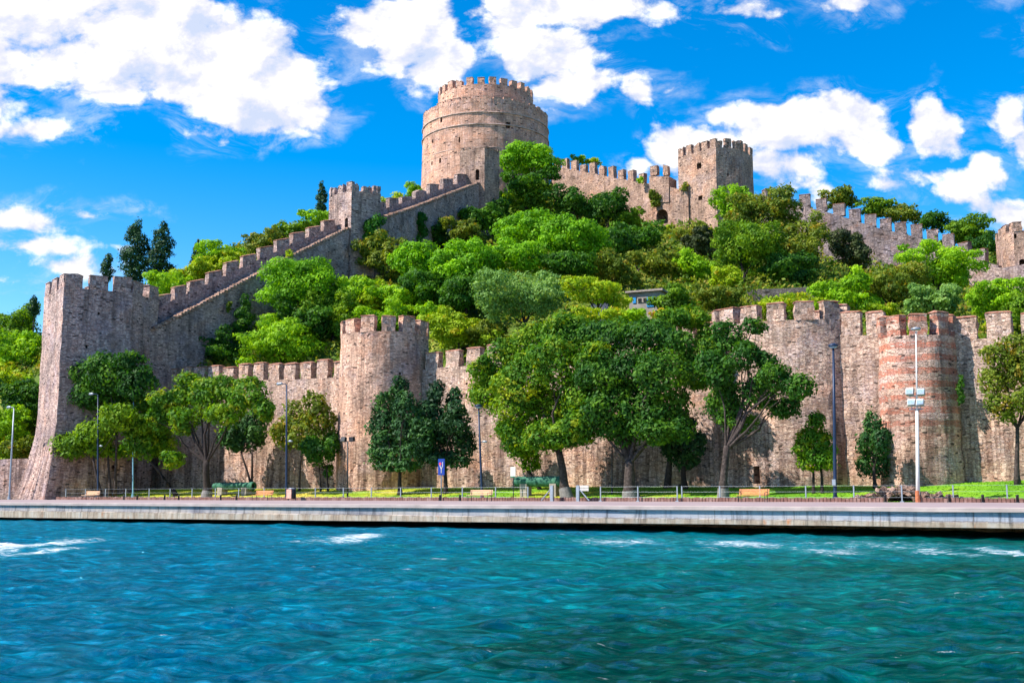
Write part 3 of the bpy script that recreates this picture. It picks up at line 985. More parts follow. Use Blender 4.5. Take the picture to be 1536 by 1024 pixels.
# ---------------------------------------------------------------- water
def foam_at(px, py, rx, ry):
    p = P(px, py, 10); d = ray(px, py); s = -CAMZ / d.z
    c = (d.x * s, d.y * s)
    d2 = ray(px, py - ry); s2 = -CAMZ / d2.z if d2.z < 0 else s
    return c[0], c[1], rx / F * c[1], max(0.3, abs(d2.y * s2 - c[1]))


def water():
    ys = np.exp(np.linspace(math.log(5.0), math.log(140), 620))
    ks = np.tan(np.radians(np.linspace(-50, 50, 640)))
    Yg, Kg = np.meshgrid(ys, ks, indexing='ij')
    Xg = Yg * Kg
    Z = np.zeros_like(Xg)
    rg = np.random.default_rng(5)
    for i in range(130):
        lam = 0.25 * (28.0 ** rg.random())
        th = math.radians(-78) + rg.normal(0, 0.55)
        k = 2 * math.pi / lam
        amp = 0.0085 * lam ** 0.55 * (0.4 + rg.random()) / (1 + (lam / 2.2) ** 1.2)
        ph = rg.uniform(0, 6.28)
        fade = np.clip(lam / (Yg * 0.012 + 0.05) - 0.6, 0, 1)
        arg = k * (Xg * math.cos(th) + Yg * math.sin(th)) + ph
        arg = arg + 0.7 * np.sin(0.21 * Xg + 0.17 * Yg + i)
        Z += fade * amp * (1 - 2 * np.abs(np.sin(arg / 2)) ** 1.3) 
    for i in range(14):
        lam = rg.uniform(3.5, 10); th = math.radians(-82) + rg.normal(0, 0.45); k = 2 * math.pi / lam
        arg = k * (Xg * math.cos(th) + Yg * math.sin(th)) + rg.uniform(0, 6.28) + 1.1 * np.sin(0.13 * Xg - 0.11 * Yg + 2 * i)
        Z += rg.uniform(0.006, 0.017) * (1 - 2 * np.abs(np.sin(arg / 2)) ** 1.4)
    Z = np.clip(Z, -0.25, 0.22)
    # foam regions in world metres
    fo = np.zeros_like(Z)
    for f in [(20, 815, 75, 14, 1.0), (60, 822, 45, 8, .9), (535, 802, 50, 8, .95), (470, 806, 80, 6, .55), (250, 800, 160, 8, .32), (700, 808, 60, 3, .55), (660, 830, 18, 3, .8),
              (930, 808, 110, 5, .75), (1110, 811, 80, 8, .80), (1060, 820, 120, 6, .50), (1235, 820, 80, 8, .75), (1340, 815, 70, 9, .66), (1420, 824, 60, 7, .80), (1510, 822, 50, 9, .85), (1290, 812, 260, 8, .54), (1520, 860, 60, 8, .4),
              (1510, 955, 60, 9, .55), (1260, 968, 110, 8, .5), (1100, 948, 110, 6, .45), (880, 963, 120, 8, .30), (160, 960, 70, 30, .25), (40, 980, 80, 40, .25), (1240, 925, 60, 8, .45)]:
        cx, cy, rx, ry = foam_at(*f[:4])
        fo = np.maximum(fo, f[4] * np.exp(-((Xg - cx) / rx) ** 2 - ((Yg - cy) / ry) ** 2))
    po = np.zeros_like(Z)
    for f in [(960, 965, 330, 60, 1.0), (620, 1000, 120, 30, .5), (1330, 1000, 200, 40, .6), (1000, 875, 300, 16, .5), (1450, 880, 120, 8, .4), (190, 945, 90, 10, .35), (650, 845, 200, 8, .35)]:
        cx, cy, rx, ry = foam_at(*f[:4])
        po = np.maximum(po, f[4] * np.exp(-((Xg - cx) / rx) ** 2 - ((Yg - cy) / ry) ** 2))
    V = np.stack([Xg, Yg, Z], -1).reshape(-1, 3)
    n, mcol = Xg.shape
    idx = np.arange(n * mcol).reshape(n, mcol)
    q = np.stack([idx[:-1, :-1], idx[:-1, 1:], idx[1:, 1:], idx[1:, :-1]], -1).reshape(-1, 4)
    me = bpy.data.meshes.new('water')
    me.vertices.add(len(V)); me.vertices.foreach_set('co', V.astype(np.float32).ravel())
    me.loops.add(q.size); me.loops.foreach_set('vertex_index', q.astype(np.int32).ravel())
    me.polygons.add(len(q)); me.polygons.foreach_set('loop_start', np.arange(0, q.size, 4, dtype=np.int32)); me.polygons.foreach_set('loop_total', np.full(len(q), 4, np.int32))
    me.polygons.foreach_set('use_smooth', np.ones(len(q), bool))
    at = me.attributes.new('foam', 'FLOAT', 'POINT'); at.data.foreach_set('value', fo.astype(np.float32).ravel())
    at = me.attributes.new('crest', 'FLOAT', 'POINT'); at.data.foreach_set('value', Z.astype(np.float32).ravel())
    at = me.attributes.new('pool', 'FLOAT', 'POINT'); at.data.foreach_set('value', po.astype(np.float32).ravel())
    me.update(calc_edges=True)
    m, t, bs, out = new_mat('turquoise_sea_water')
    pos = t.new('ShaderNodeNewGeometry').outputs['Position']
    fa = t.new('ShaderNodeAttribute', attribute_name='foam').outputs['Fac']
    cr = t.new('ShaderNodeAttribute', attribute_name='crest').outputs['Fac']
    x, y, z = t.sep(pos)[:3]
    st = t.vmath('MULTIPLY', pos, (0.55, 1.0, 0.0))
    n = t.noise(st, 0.11, 4, 0.6, 0.5)
    pa = t.new('ShaderNodeAttribute', attribute_name='pool').outputs['Fac']
    # reflections painted in: the hill's deep green to the right, sky blue left
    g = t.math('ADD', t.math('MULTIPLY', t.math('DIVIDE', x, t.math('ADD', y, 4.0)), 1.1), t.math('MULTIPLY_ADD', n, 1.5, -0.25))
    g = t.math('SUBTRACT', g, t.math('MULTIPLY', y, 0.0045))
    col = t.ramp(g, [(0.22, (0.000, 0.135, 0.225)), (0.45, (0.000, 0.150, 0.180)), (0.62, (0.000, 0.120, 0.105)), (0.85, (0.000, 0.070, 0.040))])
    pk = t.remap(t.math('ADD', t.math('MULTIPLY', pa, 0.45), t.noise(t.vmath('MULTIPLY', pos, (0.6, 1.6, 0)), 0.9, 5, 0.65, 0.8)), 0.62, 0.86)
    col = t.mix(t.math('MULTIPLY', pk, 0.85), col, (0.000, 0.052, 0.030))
    rp = t.noise(t.vmath('MULTIPLY', pos, (1.0, 2.2, 0)), 1.5, 6, 0.7, 0.8)
    col = t.mix(1, col, t.ramp(rp, [(0.3, 0.35), (0.48, 0.85), (0.58, 1.3), (0.70, 2.9)]), 'MULTIPLY')
    col = t.mix(t.remap(cr, 0.01, 0.09), col, t.mix(1, col, (1.6, 1.9, 1.6), 'MULTIPLY'))
    fn = t.noise(t.vmath('MULTIPLY', pos, (0.7, 2.4, 0)), 2.6, 8, 0.78, 1.0)
    fm = t.remap(t.math('ADD', t.math('MULTIPLY', fa, 0.40), fn), 0.73, 0.90)
    wc = t.math('MULTIPLY', t.remap(t.math('ADD', fn, t.math('MULTIPLY', cr, 0.6)), 0.60, 0.66), 0.8)
    fm = t.math('MAXIMUM', fm, wc)
    aq = t.remap(t.math('ADD', t.math('MULTIPLY', fa, 0.6), t.math('MULTIPLY', fn, 0.6)), 0.42, 0.85)
    col = t.mix(t.math('MULTIPLY', aq, 0.6), col, (0.01, 0.33, 0.42))
    col = t.mix(fm, col, (0.80, 0.84, 0.88))
    t.put(bs.inputs['Base Color'], col)
    t.put(bs.inputs['Roughness'], 0.8)
    bs.inputs['Specular IOR Level'].default_value = 0.0
    bn = t.noise(t.vmath('MULTIPLY', pos, (1.0, 2.4, 1)), 3.6, 8, 0.72, 0.8)
    bp = t.new('ShaderNodeBump'); bp.inputs['Distance'].default_value = 0.16; bp.inputs['Strength'].default_value = 1.0
    t.put(bp.inputs['Height'], t.math('ADD', bn, t.math('MULTIPLY', rp, 0.8))); t.l.new(bp.outputs[0], bs.inputs['Normal'])
    gl = t.new('ShaderNodeBsdfGlossy'); gl.inputs['Roughness'].default_value = 0.05; gl.inputs['Color'].default_value = (0.30, 0.78, 1.0, 1)
    t.l.new(bp.outputs[0], gl.inputs['Normal'])
    fr = t.new('ShaderNodeFresnel'); fr.inputs['IOR'].default_value = 1.33; t.l.new(bp.outputs[0], fr.inputs['Normal'])
    fc = t.math('MULTIPLY', t.math('MINIMUM', t.math('MULTIPLY', fr.outputs[0], 1.1), 0.55), t.math('SUBTRACT', 1.0, fm))
    mx = t.new('ShaderNodeMixShader'); t.put(mx.inputs[0], fc); t.l.new(bs.outputs[0], mx.inputs[1]); t.l.new(gl.outputs[0], mx.inputs[2])
    t.l.new(mx.outputs[0], out.inputs[0])
    me.materials.append(m)
    o = bpy.data.objects.new('water', me); C.objects.link(o); o['kind'] = 'structure'
    # sea bed / outer water sheet that reaches far to both sides
    V = [(-900, -300, -0.45), (900, -300, -0.45), (900, 700, -0.45), (-900, 700, -0.45)]
    mesh_obj('sea', V, [(0, 1, 2, 3)], m, kind='structure', org=(0, 0, 0))


water()

# ================================================================ the fortress
def top3(px, py, Y): return P(px, py, Y)


# --- great round keep
def great_keep():
    cx, cy = P(728, 300, 212).x, 212.0
    t = thing('round_keep', (cx, cy, 52), 'huge round stone keep crowning the hilltop, with a narrower battlemented drum on top', 'castle tower')
    r = 12.05
    zr = 73.6
    body = tower_body('body', ngon(cx, cy, r + 0.5, 64), ngon(cx, cy, r, 64), 46, zr, M['keep'], t, round_=True, dz=1.5, amp=0.10)
    ang0 = -math.pi / 2
    for px, py, w, h in ((762, 188, 7, 10), (804, 198, 2.5, 6), (689, 210, 2.5, 9), (660, 241, 3, 8), (662, 180, 3, 8), (649, 212, 2, 6), (648, 245, 2, 6), (776, 232, 2.5, 6)):
        cut(body, px, py, w, h, 1.6)
    for z, rr, hh in ((68.6, 0.16, 0.22), (64.2, 0.10, 0.16), (70.9, 0.12, 0.2)):
        vs = []; fs = []; n = 64
        for k, (ra, zz) in enumerate(((r - 0.3, z), (r + rr + 0.1, z + 0.03), (r + rr + 0.08, z + hh), (r - 0.3, z + hh + 0.1))):
            for i in range(n):
                a = 2 * math.pi * i / n; j = random.uniform(-0.05, 0.05)
                vs.append((cx + (ra + j) * math.cos(a), cy + (ra + j) * math.sin(a), zz))
        for k in range(3):
            for i in range(n): fs.append((k * n + i, k * n + (i + 1) % n, (k + 1) * n + (i + 1) % n, (k + 1) * n + i))
        mesh_obj('string_course', vs, fs, M['capgrey'], t)
    ring_merlons(t, ngon(cx, cy, r, 64), zr - 0.9, 1.95, 1.45, 0.7, 1.25, M['keep'], M['capgrey'], only=lambda n_: n_.y < 0.35, cap=0.12)
    drum = tower_body('upper_drum', ngon(cx, cy, 9.3, 56), ngon(cx, cy, 9.2, 56), zr - 1, 77.4, M['keep'], t, round_=True, dz=1.2, amp=0.08)
    ring_merlons(t, ngon(cx, cy, 9.2, 56), 77.3, 2.22, 1.3, 0.9, 1.55, M['keep'], M['capgrey'], only=lambda n_: n_.y < 0.5, cap=0.10, phase=0.2)


great_keep()


# --- left shore tower, flared at its foot
def shore_tower():
    A = Vector((-48.6, 121, 0)); B = Vector((-42.5, 125.0, 0)); D = Vector((-41.0, 129.7, 0)); Cc = Vector((-53.3, 127.3, 0)); E = Vector((-47.0, 134.0, 0))
    topp = [A, B, D, E, Cc]
    foot = [A + Vector((-0.55, -0.8, 0)), B + Vector((0.1, -0.4, 0)), D, E + Vector((-.5, .5, 0)), Cc + Vector((-2.0, -0.8, 0))]
    t = thing('shore_tower', A + Vector((0, 3, 1.0)), 'tall five-sided stone tower with a flared foot, at the left end of the shore wall', 'castle tower')
    body = tower_body('body', foot, topp, 0.9, 23.9, M['grey'], t, profile=lambda f: (max(0, 1 - f / 0.42)) ** 1.7, dz=1.2, amp=0.12)
    for px, py, w, h in ((104, 655, 8, 8), (170, 700, 4, 6), (130, 520, 3, 5), (148, 470, 3, 4)):
        cut(body, px, py, w, h, 1.2)
    ring_merlons(t, topp, 23.8, 2.7, 2.1, 0.8, 1.7, M['grey'], M['capgrey'], cap=0.15)


shore_tower()


# --- ascending wall up the left slope
def slope_wall(label, name, pts_px, zb_off, thick, n_mer, mw, mh, off, par_h, mat, Y_fn=None, cat='castle wall'):
    """pts_px: (px, py of walk edge, Y)"""
    pts = [P(px, py, Y) for px, py, Y in pts_px]
    t = thing(name, pts[0] * 1.0, label, cat)
    zt = [p.z for p in pts]
    zb = [tzh(p.x, p.y) - zb_off for p in pts]
    zb = [min(b, z - 2) for b, z in zip(zb, zt)]
    curtain(t, 'body', pts, zb, zt, thick, mat)
    return t, pts


t, pts = slope_wall('long stone wall climbing the left slope from the shore tower to the small square tower', 'climbing_wall',
                    [(226, 496, 128.5), (300, 458, 134), (380, 415, 140), (455, 376, 146), (524, 342, 152)], 3, 3.2, 12, 2.7, 1.7, 0, 1.2, M['grey'])
# parapet on the outer edge, with its battlements
nrm_in = Vector((-(pts[-1] - pts[0]).y, (pts[-1] - pts[0]).x, 0)).normalized()
pp = [p + nrm_in * 2.5 for p in pts]
curtain(t, 'parapet', pp, [p.z - 0.6 for p in pp], [p.z + h for p, h in zip(pp, (1.9, 1.7, 1.4, 1.1, 0.8))], 0.8, M['grey'], dz=0.8, amp=0.05)
tops = [p + UPV * h for p, h in zip(pp, (1.9, 1.7, 1.4, 1.1, 0.8))]
for i, n in enumerate((3, 3, 3, 3)):
    a, b = tops[i], tops[i + 1]
    ln = ((b - a).x ** 2 + (b - a).y ** 2) ** 0.5
    row_merlons(t, a, b, 0, ln / n * 0.78, 0.75, (1.45, 1.35, 1.25, 1.15)[i], 0.4, M['grey'], M['tile'], slope_step=True, n=n)
# stepped coping edge of the walk
st = MB()
for i in range(len(pts) - 1):
    a, b = pts[i], pts[i + 1]; k = int((b - a).length / 0.5)
    tg = Vector((b.x - a.x, b.y - a.y, 0)).normalized(); nr = Vector((-tg.y, tg.x, 0))
    for j in range(k):
        c = a.lerp(b, (j + 0.5) / k)
        st.box(c + nr * 0.28 + UPV * 0.02, tg, nr, UPV, 0.27, 0.40, 0.14, jit=0.06)
st.build('stepped_edge', M['hill'], t)


# --- small square tower halfway up
def square_tower():
    Y0 = 152.0
    A = P(528, 272, Y0); zt = A.z; A = Vector((A.x, A.y, 0))
    Cc = A + Vector((-.75, .66, 0)) * 3.5; B = A + Vector((.85, .52, 0)) * 4.4
    D = B + (Cc - A) * 1.3
    foot = [A, B, D, Cc + (D - B) * 0.3]
    t = thing('square_tower', A + UPV * 30, 'small square stone tower halfway up the left slope, with a doorway onto the wall walk', 'castle tower')
    body = tower_body('body', foot, foot, tzh(A.x, A.y) - 4, zt - 1.25, M['grey'], t, dz=1.1, amp=0.08)
    cut(body, 519.5, 336, 5, 20, 1.5, arch=True)
    ring_merlons(t, foot, zt - 1.3, 1.75, 1.15, 0.6, 1.3, M['grey'], M['capgrey'], cap=0.08)


square_tower()

# --- upper part of the climbing wall, to the gate turret by the keep
t, pts = slope_wall('stone wall climbing from the small square tower up to the turret below the round keep', 'upper_climbing_wall',
                    [(562, 331, 153.5), (620, 312, 165), (680, 289, 177), (722, 273, 185)], 3, 2.8, 9, 2.2, 1.6, 0, 1, M['grey'])
nrm_in = Vector((-(pts[-1] - pts[0]).y, (pts[-1] - pts[0]).x, 0)).normalized()
pp = [p + nrm_in * 2.2 for p in pts]
curtain(t, 'parapet', pp, [p.z - 0.6 for p in pp], [p.z + h for p, h in zip(pp, (0.9, 0.9, 0.8, 0.8))], 0.7, M['grey'], dz=0.8, amp=0.05)
tops = [p + UPV * h for p, h in zip(pp, (0.9, 0.9, 0.8, 0.8))]
for i, n in enumerate((3, 3, 2)):
    a, b = tops[i], tops[i + 1]
    ln = ((b - a).x ** 2 + (b - a).y ** 2) ** 0.5
    row_merlons(t, a, b, 0, ln / n * 0.76, 0.7, 1.35, 0.4, M['grey'], M['capgrey'], slope_step=True, n=n)
st = MB()
for i in range(len(pts) - 1):
    a, b = pts[i], pts[i + 1]; k = int((b - a).length / 0.5)
    tg = Vector((b.x - a.x, b.y - a.y, 0)).normalized(); nr = Vector((-tg.y, tg.x, 0))
    for j in range(k):
        c = a.lerp(b, (j + 0.5) / k)
        st.box(c + nr * 0.28 + UPV * 0.02, tg, nr, UPV, 0.27, 0.40, 0.14, jit=0.06)
st.build('stepped_edge', M['hill'], t)


def gate_turret():
    A = P(727, 219, 184); zt = A.z; A = Vector((A.x, A.y, 0))
    Cc = A + Vector((-.95, .32, 0)) * 4.4; B = A + Vector((.72, .69, 0)) * 3.4
    D = B + (Cc - A)
    foot = [A, B, D, Cc]
    t = thing('gate_turret', A + UPV * 45, 'plain square turret standing against the foot of the round keep, with a brick-edged doorway', 'castle tower')
    body = tower_body('body', foot, foot, tzh(A.x, A.y) - 4, zt - 0.3, M['hill'], t, dz=1.2, amp=0.08)
    cut(body, 716, 262, 6, 17, 1.4, arch=True)
    ring_merlons(t, foot, zt - 0.35, 2.9, 1.9, 0.55, 0.35, M['hill'], M['capgrey'], cap=0.06)


gate_turret()


# --- wall from the keep to the many-sided tower, gate arch below
def top_wall():
    pts = [P(826, 249, 203), P(880, 258, 198), P(937, 270, 191), P(985, 277, 185), P(1006, 281, 183.5), P(1032, 287, 182)]
    t = thing('hilltop_wall', pts[0], 'sunlit hilltop wall between the round keep and the many-sided tower, with an arched gate at its right end', 'castle wall')
    zt = [p.z for p in pts]; zb = [tzh(p.x, p.y) - 4 for p in pts]
    body, _ = curtain(t, 'body', pts, zb, zt, 2.6, M['hill'])
    cut(body, 993, 325, 18, 23, 2.0, arch=True)
    for i, n in enumerate((4, 4, 3)):
        row_merlons(t, pts[i], pts[i + 1], 0, 1.3, 0.8, 1.75, 0.6, M['hill'], M['capgrey'], n=n, cap=0.1)
    # raised block over the gate
    q = [P(974, 276, 185.5), P(1003, 276, 183.5)]
    tg = (q[1] - q[0]); tg.z = 0; tg.normalize(); nr = Vector((-tg.y, tg.x, 0))
    curtain(t, 'raised_platform', q, [p.z - 3.1 for p in q], [P(974, 262, 184.5).z, P(1003, 262, 182.5).z], 3.0, M['hill'], dz=0.8, amp=0.05)
    for px_, hh in ((980, 1.5), (998, 2.2)):
        b = P(px_, 262.5, 185.5 - (px_ - 974) * 0.07) + nr * 0.5
        merlon(t, b, tg, nr, 1.3 if px_ < 990 else 0.9, 0.8, hh, 0, M['hill'], M['capgrey'], 0.1)


top_wall()


def poly_tower():
    A = P(1073, 206.5, 178); zt = A.z; A = Vector((A.x, A.y, 0))
    Cc = Vector((27.8, 184, 0)); B = Vector((P(1113, 300, 179.2).x, 179.2, 0)); D = Vector((P(1131, 300, 183.5).x, 183.5, 0))
    E = D + Vector((-1.5, 6.0, 0)); G = Cc + Vector((2.5, 6.0, 0))
    foot = [A, B, D, E, G, Cc]
    t = thing('many_sided_tower', A + UPV * 44, 'many-sided battlemented tower right of the keep, with two square windows in its sunlit left face', 'castle tower')
    body = tower_body('body', foot, foot, 36, zt - 1.55, M['hill'], t, dz=1.2, amp=0.09)
    for a in ((1048.5, 249, 7, 9), (1050.5, 297, 6, 7), (1094, 222, 4, 4), (1092, 262, 2, 6)): cut(body, *a, depth=1.3)
    ring_merlons(t, foot, zt - 1.6, 1.85, 1.25, 0.65, 1.6, M['hill'], M['capgrey'], cap=0.1)


poly_tower()


def right_wall():
    path = [(1128, 298, 181), (1165, 305, 172), (1207, 310, 164), (1258, 323, 162), (1306, 339, 160), (1351, 350, 158.5), (1400, 361, 157), (1444, 382, 155), (1470, 393, 152.5), (1497, 398, 150)]
    pts = [P(*a) for a in path]
    t = thing('descending_wall', pts[0], 'grey stone wall stepping down the right slope from the many-sided tower', 'castle wall')
    zt = [p.z for p in pts]; zb = [tzh(p.x, p.y) - 4 for p in pts]
    curtain(t, 'body', pts, zb, zt, 2.4, M['slate'])
    for px, py, Y in [(1145, 299, 177.5), (1172, 305, 170.7), (1207, 310, 164), (1232, 315, 163), (1258, 322, 162), (1282, 331, 161), (1306, 338, 160), (1329, 344, 159.2), (1351, 350, 158.5), (1375.5, 355, 157.8), (1399, 361, 157), (1422.5, 371, 156), (1444, 381, 155), (1469, 392, 152.6)]:
        b = P(px, py + 1.5, Y)
        i = max(k for k in range(len(pts)) if path[k][0] <= px); i = min(i, len(pts) - 2)
        tg = pts[i + 1] - pts[i]; tg.z = 0; tg.normalize(); nr = Vector((-tg.y, tg.x, 0))
        merlon(t, b + nr * 0.5, tg, -nr, 1.65, 0.8, 1.95, 0, M['slate'], M['tile'], 0.14)


right_wall()


def right_tower():
    A = P(1519, 332, 146); zt = A.z; A = Vector((A.x, A.y, 0))
    Cc = P(1503, 340, 149); Cc.z = 0
    B = P(1570, 340, 145); B.z = 0; D = P(1600, 340, 149); D.z = 0
    E = D + Vector((-1, 5, 0)); G = Cc + Vector((1, 4.5, 0))
    foot = [A, B, D, E, G, Cc]
    t = thing('edge_tower', A + UPV * 27, 'pale stone tower with a small square window, cut by the right edge of the view', 'castle tower')
    body = tower_body('body', foot, foot, 20, zt - 1.3, M['hill'], t, dz=1.1, amp=0.08)
    cut(body, 1523, 354, 4, 7, 1.0); cut(body, 1534, 400, 9, 24, 1.4, arch=True)
    ring_merlons(t, foot, zt - 1.35, 1.7, 1.1, 0.6, 1.35, M['hill'], M['tile'], cap=0.1)
    # lower wall running on at its foot
    pts = [P(1452, 400, 146), P(1500, 402, 144), P(1540, 396, 142.5), P(1640, 400, 139)]
    t = thing('terrace_wall', pts[0], 'weathered terrace wall under the tower at the right edge', 'castle wall')
    body, _ = curtain(t, 'body', pts, [tzh(p.x, p.y) - 3 for p in pts], [p.z for p in pts], 2.0, M['grey'])


right_tower()


# --- lower shore wall and its towers
def shore_wall(label, name, px0, px1, zt0, zt1, merl, mat, mw=1.55, mh=1.75, v=WALLV, skip=()):
    a = Wv(px0, 600, v); b = Wv(px1, 600, v)
    a.z = zt0; b.z = zt1
    t = thing(name, Vector((a.x, a.y, 1.2)), label, 'castle wall')
    ln = Vector((b.x - a.x, b.y - a.y)).length
    body, _ = curtain(t, 'body', [a, b], [0.8, 0.8], [zt0, zt1], 2.2, mat, amp=0.16, dx=1.1, dz=1.1)
    row_merlons(t, a, b, merl, mw, 0.85, mh, 0.45, mat, M['tile'], cap=0.22, skip=skip)
    return t, body


zt0 = lambda px, py: Wv(px, py, WALLV).z
tL, bL = shore_wall('lower shore wall running from the left tower to the round tower', 'shore_wall', 205, 520, zt0(250, 573), zt0(500, 567), 2.32, M['shore'])
tM, bM_ = shore_wall('middle stretch of the lower shore wall, behind the big trees', 'shore_wall', 632, 1090, zt0(650, 553), zt0(1060, 512), 2.5, M['shore'])
tR, bR = shore_wall('short stretch of lower shore wall between the bulging tower and the brick-banded tower', 'shore_wall', 1262, 1335, zt0(1280, 500), zt0(1320, 504), 2.4, M['shore'], mw=1.45)
tQ, bQ = shore_wall('lower shore wall running off to the right of the brick-banded tower', 'shore_wall', 1425, 1830, zt0(1440, 508), zt0(1536, 508) - 0.1, 2.42, M['shore'], mw=1.75)
for a in ((742, 690, 5, 4), (1140, 715, 4, 3)): pass
cut(bM_, 700, 575, 3, 3, 1)


def round_shore_tower(label, name, pxc, rpx, py_rim, v, mat, mh, spacing, w, n=48, phase=0.5, zb=0.8, batter=0.25, cuts=(), squash=1.0):
    c = Wv(pxc, 600, v)
    r = rpx / F * c.y * 1.0
    rimY = c.y - r * 0.95 * squash
    shp = lambda rr: [Vector((c.x, c.y, 0)) + EU * (rr * math.cos(2 * math.pi * i / n)) + EV * (rr * squash * math.sin(2 * math.pi * i / n)) for i in range(n)]
    z = P(pxc, py_rim, rimY).z
    t = thing(name, Vector((c.x, c.y, 1.2)), label, 'castle tower')
    body = tower_body('body', shp(r + batter), shp(r), zb, z, mat, t, round_=True, dz=1.0, amp=0.14)
    for q in cuts: cut(body, *q)
    ring_merlons(t, shp(r), z - 0.05, spacing, w, 0.85, mh, mat, M['tile'], cap=0.2, phase=phase, only=lambda n_: n_.y < 0.75)
    return t


round_shore_tower('tall round stone tower of the shore wall, standing left of the big waterfront trees', 'round_tower', 576, 66, 497, WALLV - 0.3, M['round'], 1.55, 2.15, 1.35, phase=0.30, cuts=((600, 560, 3, 4, 1.0), (562, 640, 2.5, 4, 1.0)))
round_shore_tower('wide bulging round tower of the shore wall, behind the forked tree and the tall lamp', 'bulging_tower', 1172, 104, 481, WALLV + 1.3, M['shore'], 1.5, 2.35, 1.5, n=56, phase=0.15, squash=0.62, cuts=((1135, 712, 9, 26, 1.2), (1280, 720, 4, 24, 1.0)))
round_shore_tower('brick-banded round tower of the shore wall, striped red and cream, behind the white floodlight mast', 'banded_tower', 1379, 55, 502, WALLV - 0.2, M['banded'], 1.75, 1.95, 1.2, phase=0.15)


# retaining wall in the hill garden and low wall left of the shore tower
def small_walls():
    a, b, c = P(1120, 434, 127), P(1170, 433, 126.5), P(1222, 430, 125.5)
    t, = [thing('retaining_wall', a, 'low grey retaining wall across the hill garden', 'wall')]
    curtain(t, 'body', [a, b, c], [a.z - 2.2, b.z - 2.2, c.z - 2.2], [a.z, b.z, c.z], 0.5, M['retain'], dz=0.6, amp=0.06)
    a, b = P(-120, 692, 132), P(52, 694, 127)
    t = thing('roadside_wall', a, 'low stone wall beside the dry grass left of the shore tower', 'wall')
    curtain(t, 'body', [a, b], [1.0, 1.0], [a.z, b.z + 0.5], 0.6, M['grey'], dz=0.8, amp=0.08)


small_walls()

# ================================================================ trees and bushes
def leaf_cloud(lobes, n, size, flat=0.0, fill=0.35, up=0.25, asp=0.6, drop=0.0):
    """leaves on and just inside a set of ellipsoid lobes; lobes rows: x,y,z,rx,ry,rz. returns quads and tints"""
    Lb = np.asarray(lobes, float)
    area = (Lb[:, 3] * Lb[:, 5] + Lb[:, 3] * Lb[:, 4] + Lb[:, 4] * Lb[:, 5])
    pick = R.choice(len(Lb), size=n, p=area / area.sum())
    d = R.normal(size=(n, 3)); d[:, 2] += up * 1.0
    d /= np.linalg.norm(d, axis=1)[:, None]
    rr = 1.0 - fill * R.random(n) ** 1.6
    # lumpy lobe surface: every lobe carries knobs of its own
    kn = R.normal(size=(len(Lb), 9, 3)); kn /= np.linalg.norm(kn, axis=2)[:, :, None]
    dots = np.einsum('nkj,nj->nk', kn[pick], d).max(1)
    rr *= 0.72 + 0.38 * np.clip((dots - 0.50) / 0.45, 0, 1)
    c = Lb[pick, :3] + d * Lb[pick, 3:6] * rr[:, None] + R.normal(0, size * 0.35, (n, 3))
    out_ = R.random(n) < 0.10
    c[out_] += d[out_] * (Lb[pick, 3:6][out_]) * (R.random(out_.sum()) * 0.45)[:, None]
    # remove most leaves buried in other lobes
    keep = np.ones(n, bool)
    for i in range(len(Lb)):
        q = (c - Lb[i, :3]) / Lb[i, 3:6]
        keep &= ~(((q ** 2).sum(1) < 0.40) & (pick != i) & (R.random(n) < 0.85))
    if drop: keep &= R.random(n) > drop
    c, d, pick, rr = c[keep], d[keep], pick[keep], rr[keep]; n = len(c)
    nrm = d + R.normal(0, 0.40, (n, 3)); nrm[:, 2] += 0.15 + flat
    nrm /= np.linalg.norm(nrm, axis=1)[:, None]
    a = np.cross(nrm, R.normal(size=(n, 3))); a /= np.linalg.norm(a, axis=1)[:, None]
    b = np.cross(nrm, a)
    s = size * R.uniform(0.6, 1.35, n)[:, None]
    vv = np.stack([c - a * s, c - b * s * asp + nrm * s * 0.12, c + a * s, c + b * s * asp - nrm * s * 0.1], 1).reshape(-1, 3)
    lt = R.random(len(Lb))
    tint = np.clip(0.5 * R.random(n) + 0.5 * lt[pick], 0, 1)
    return vv, tint


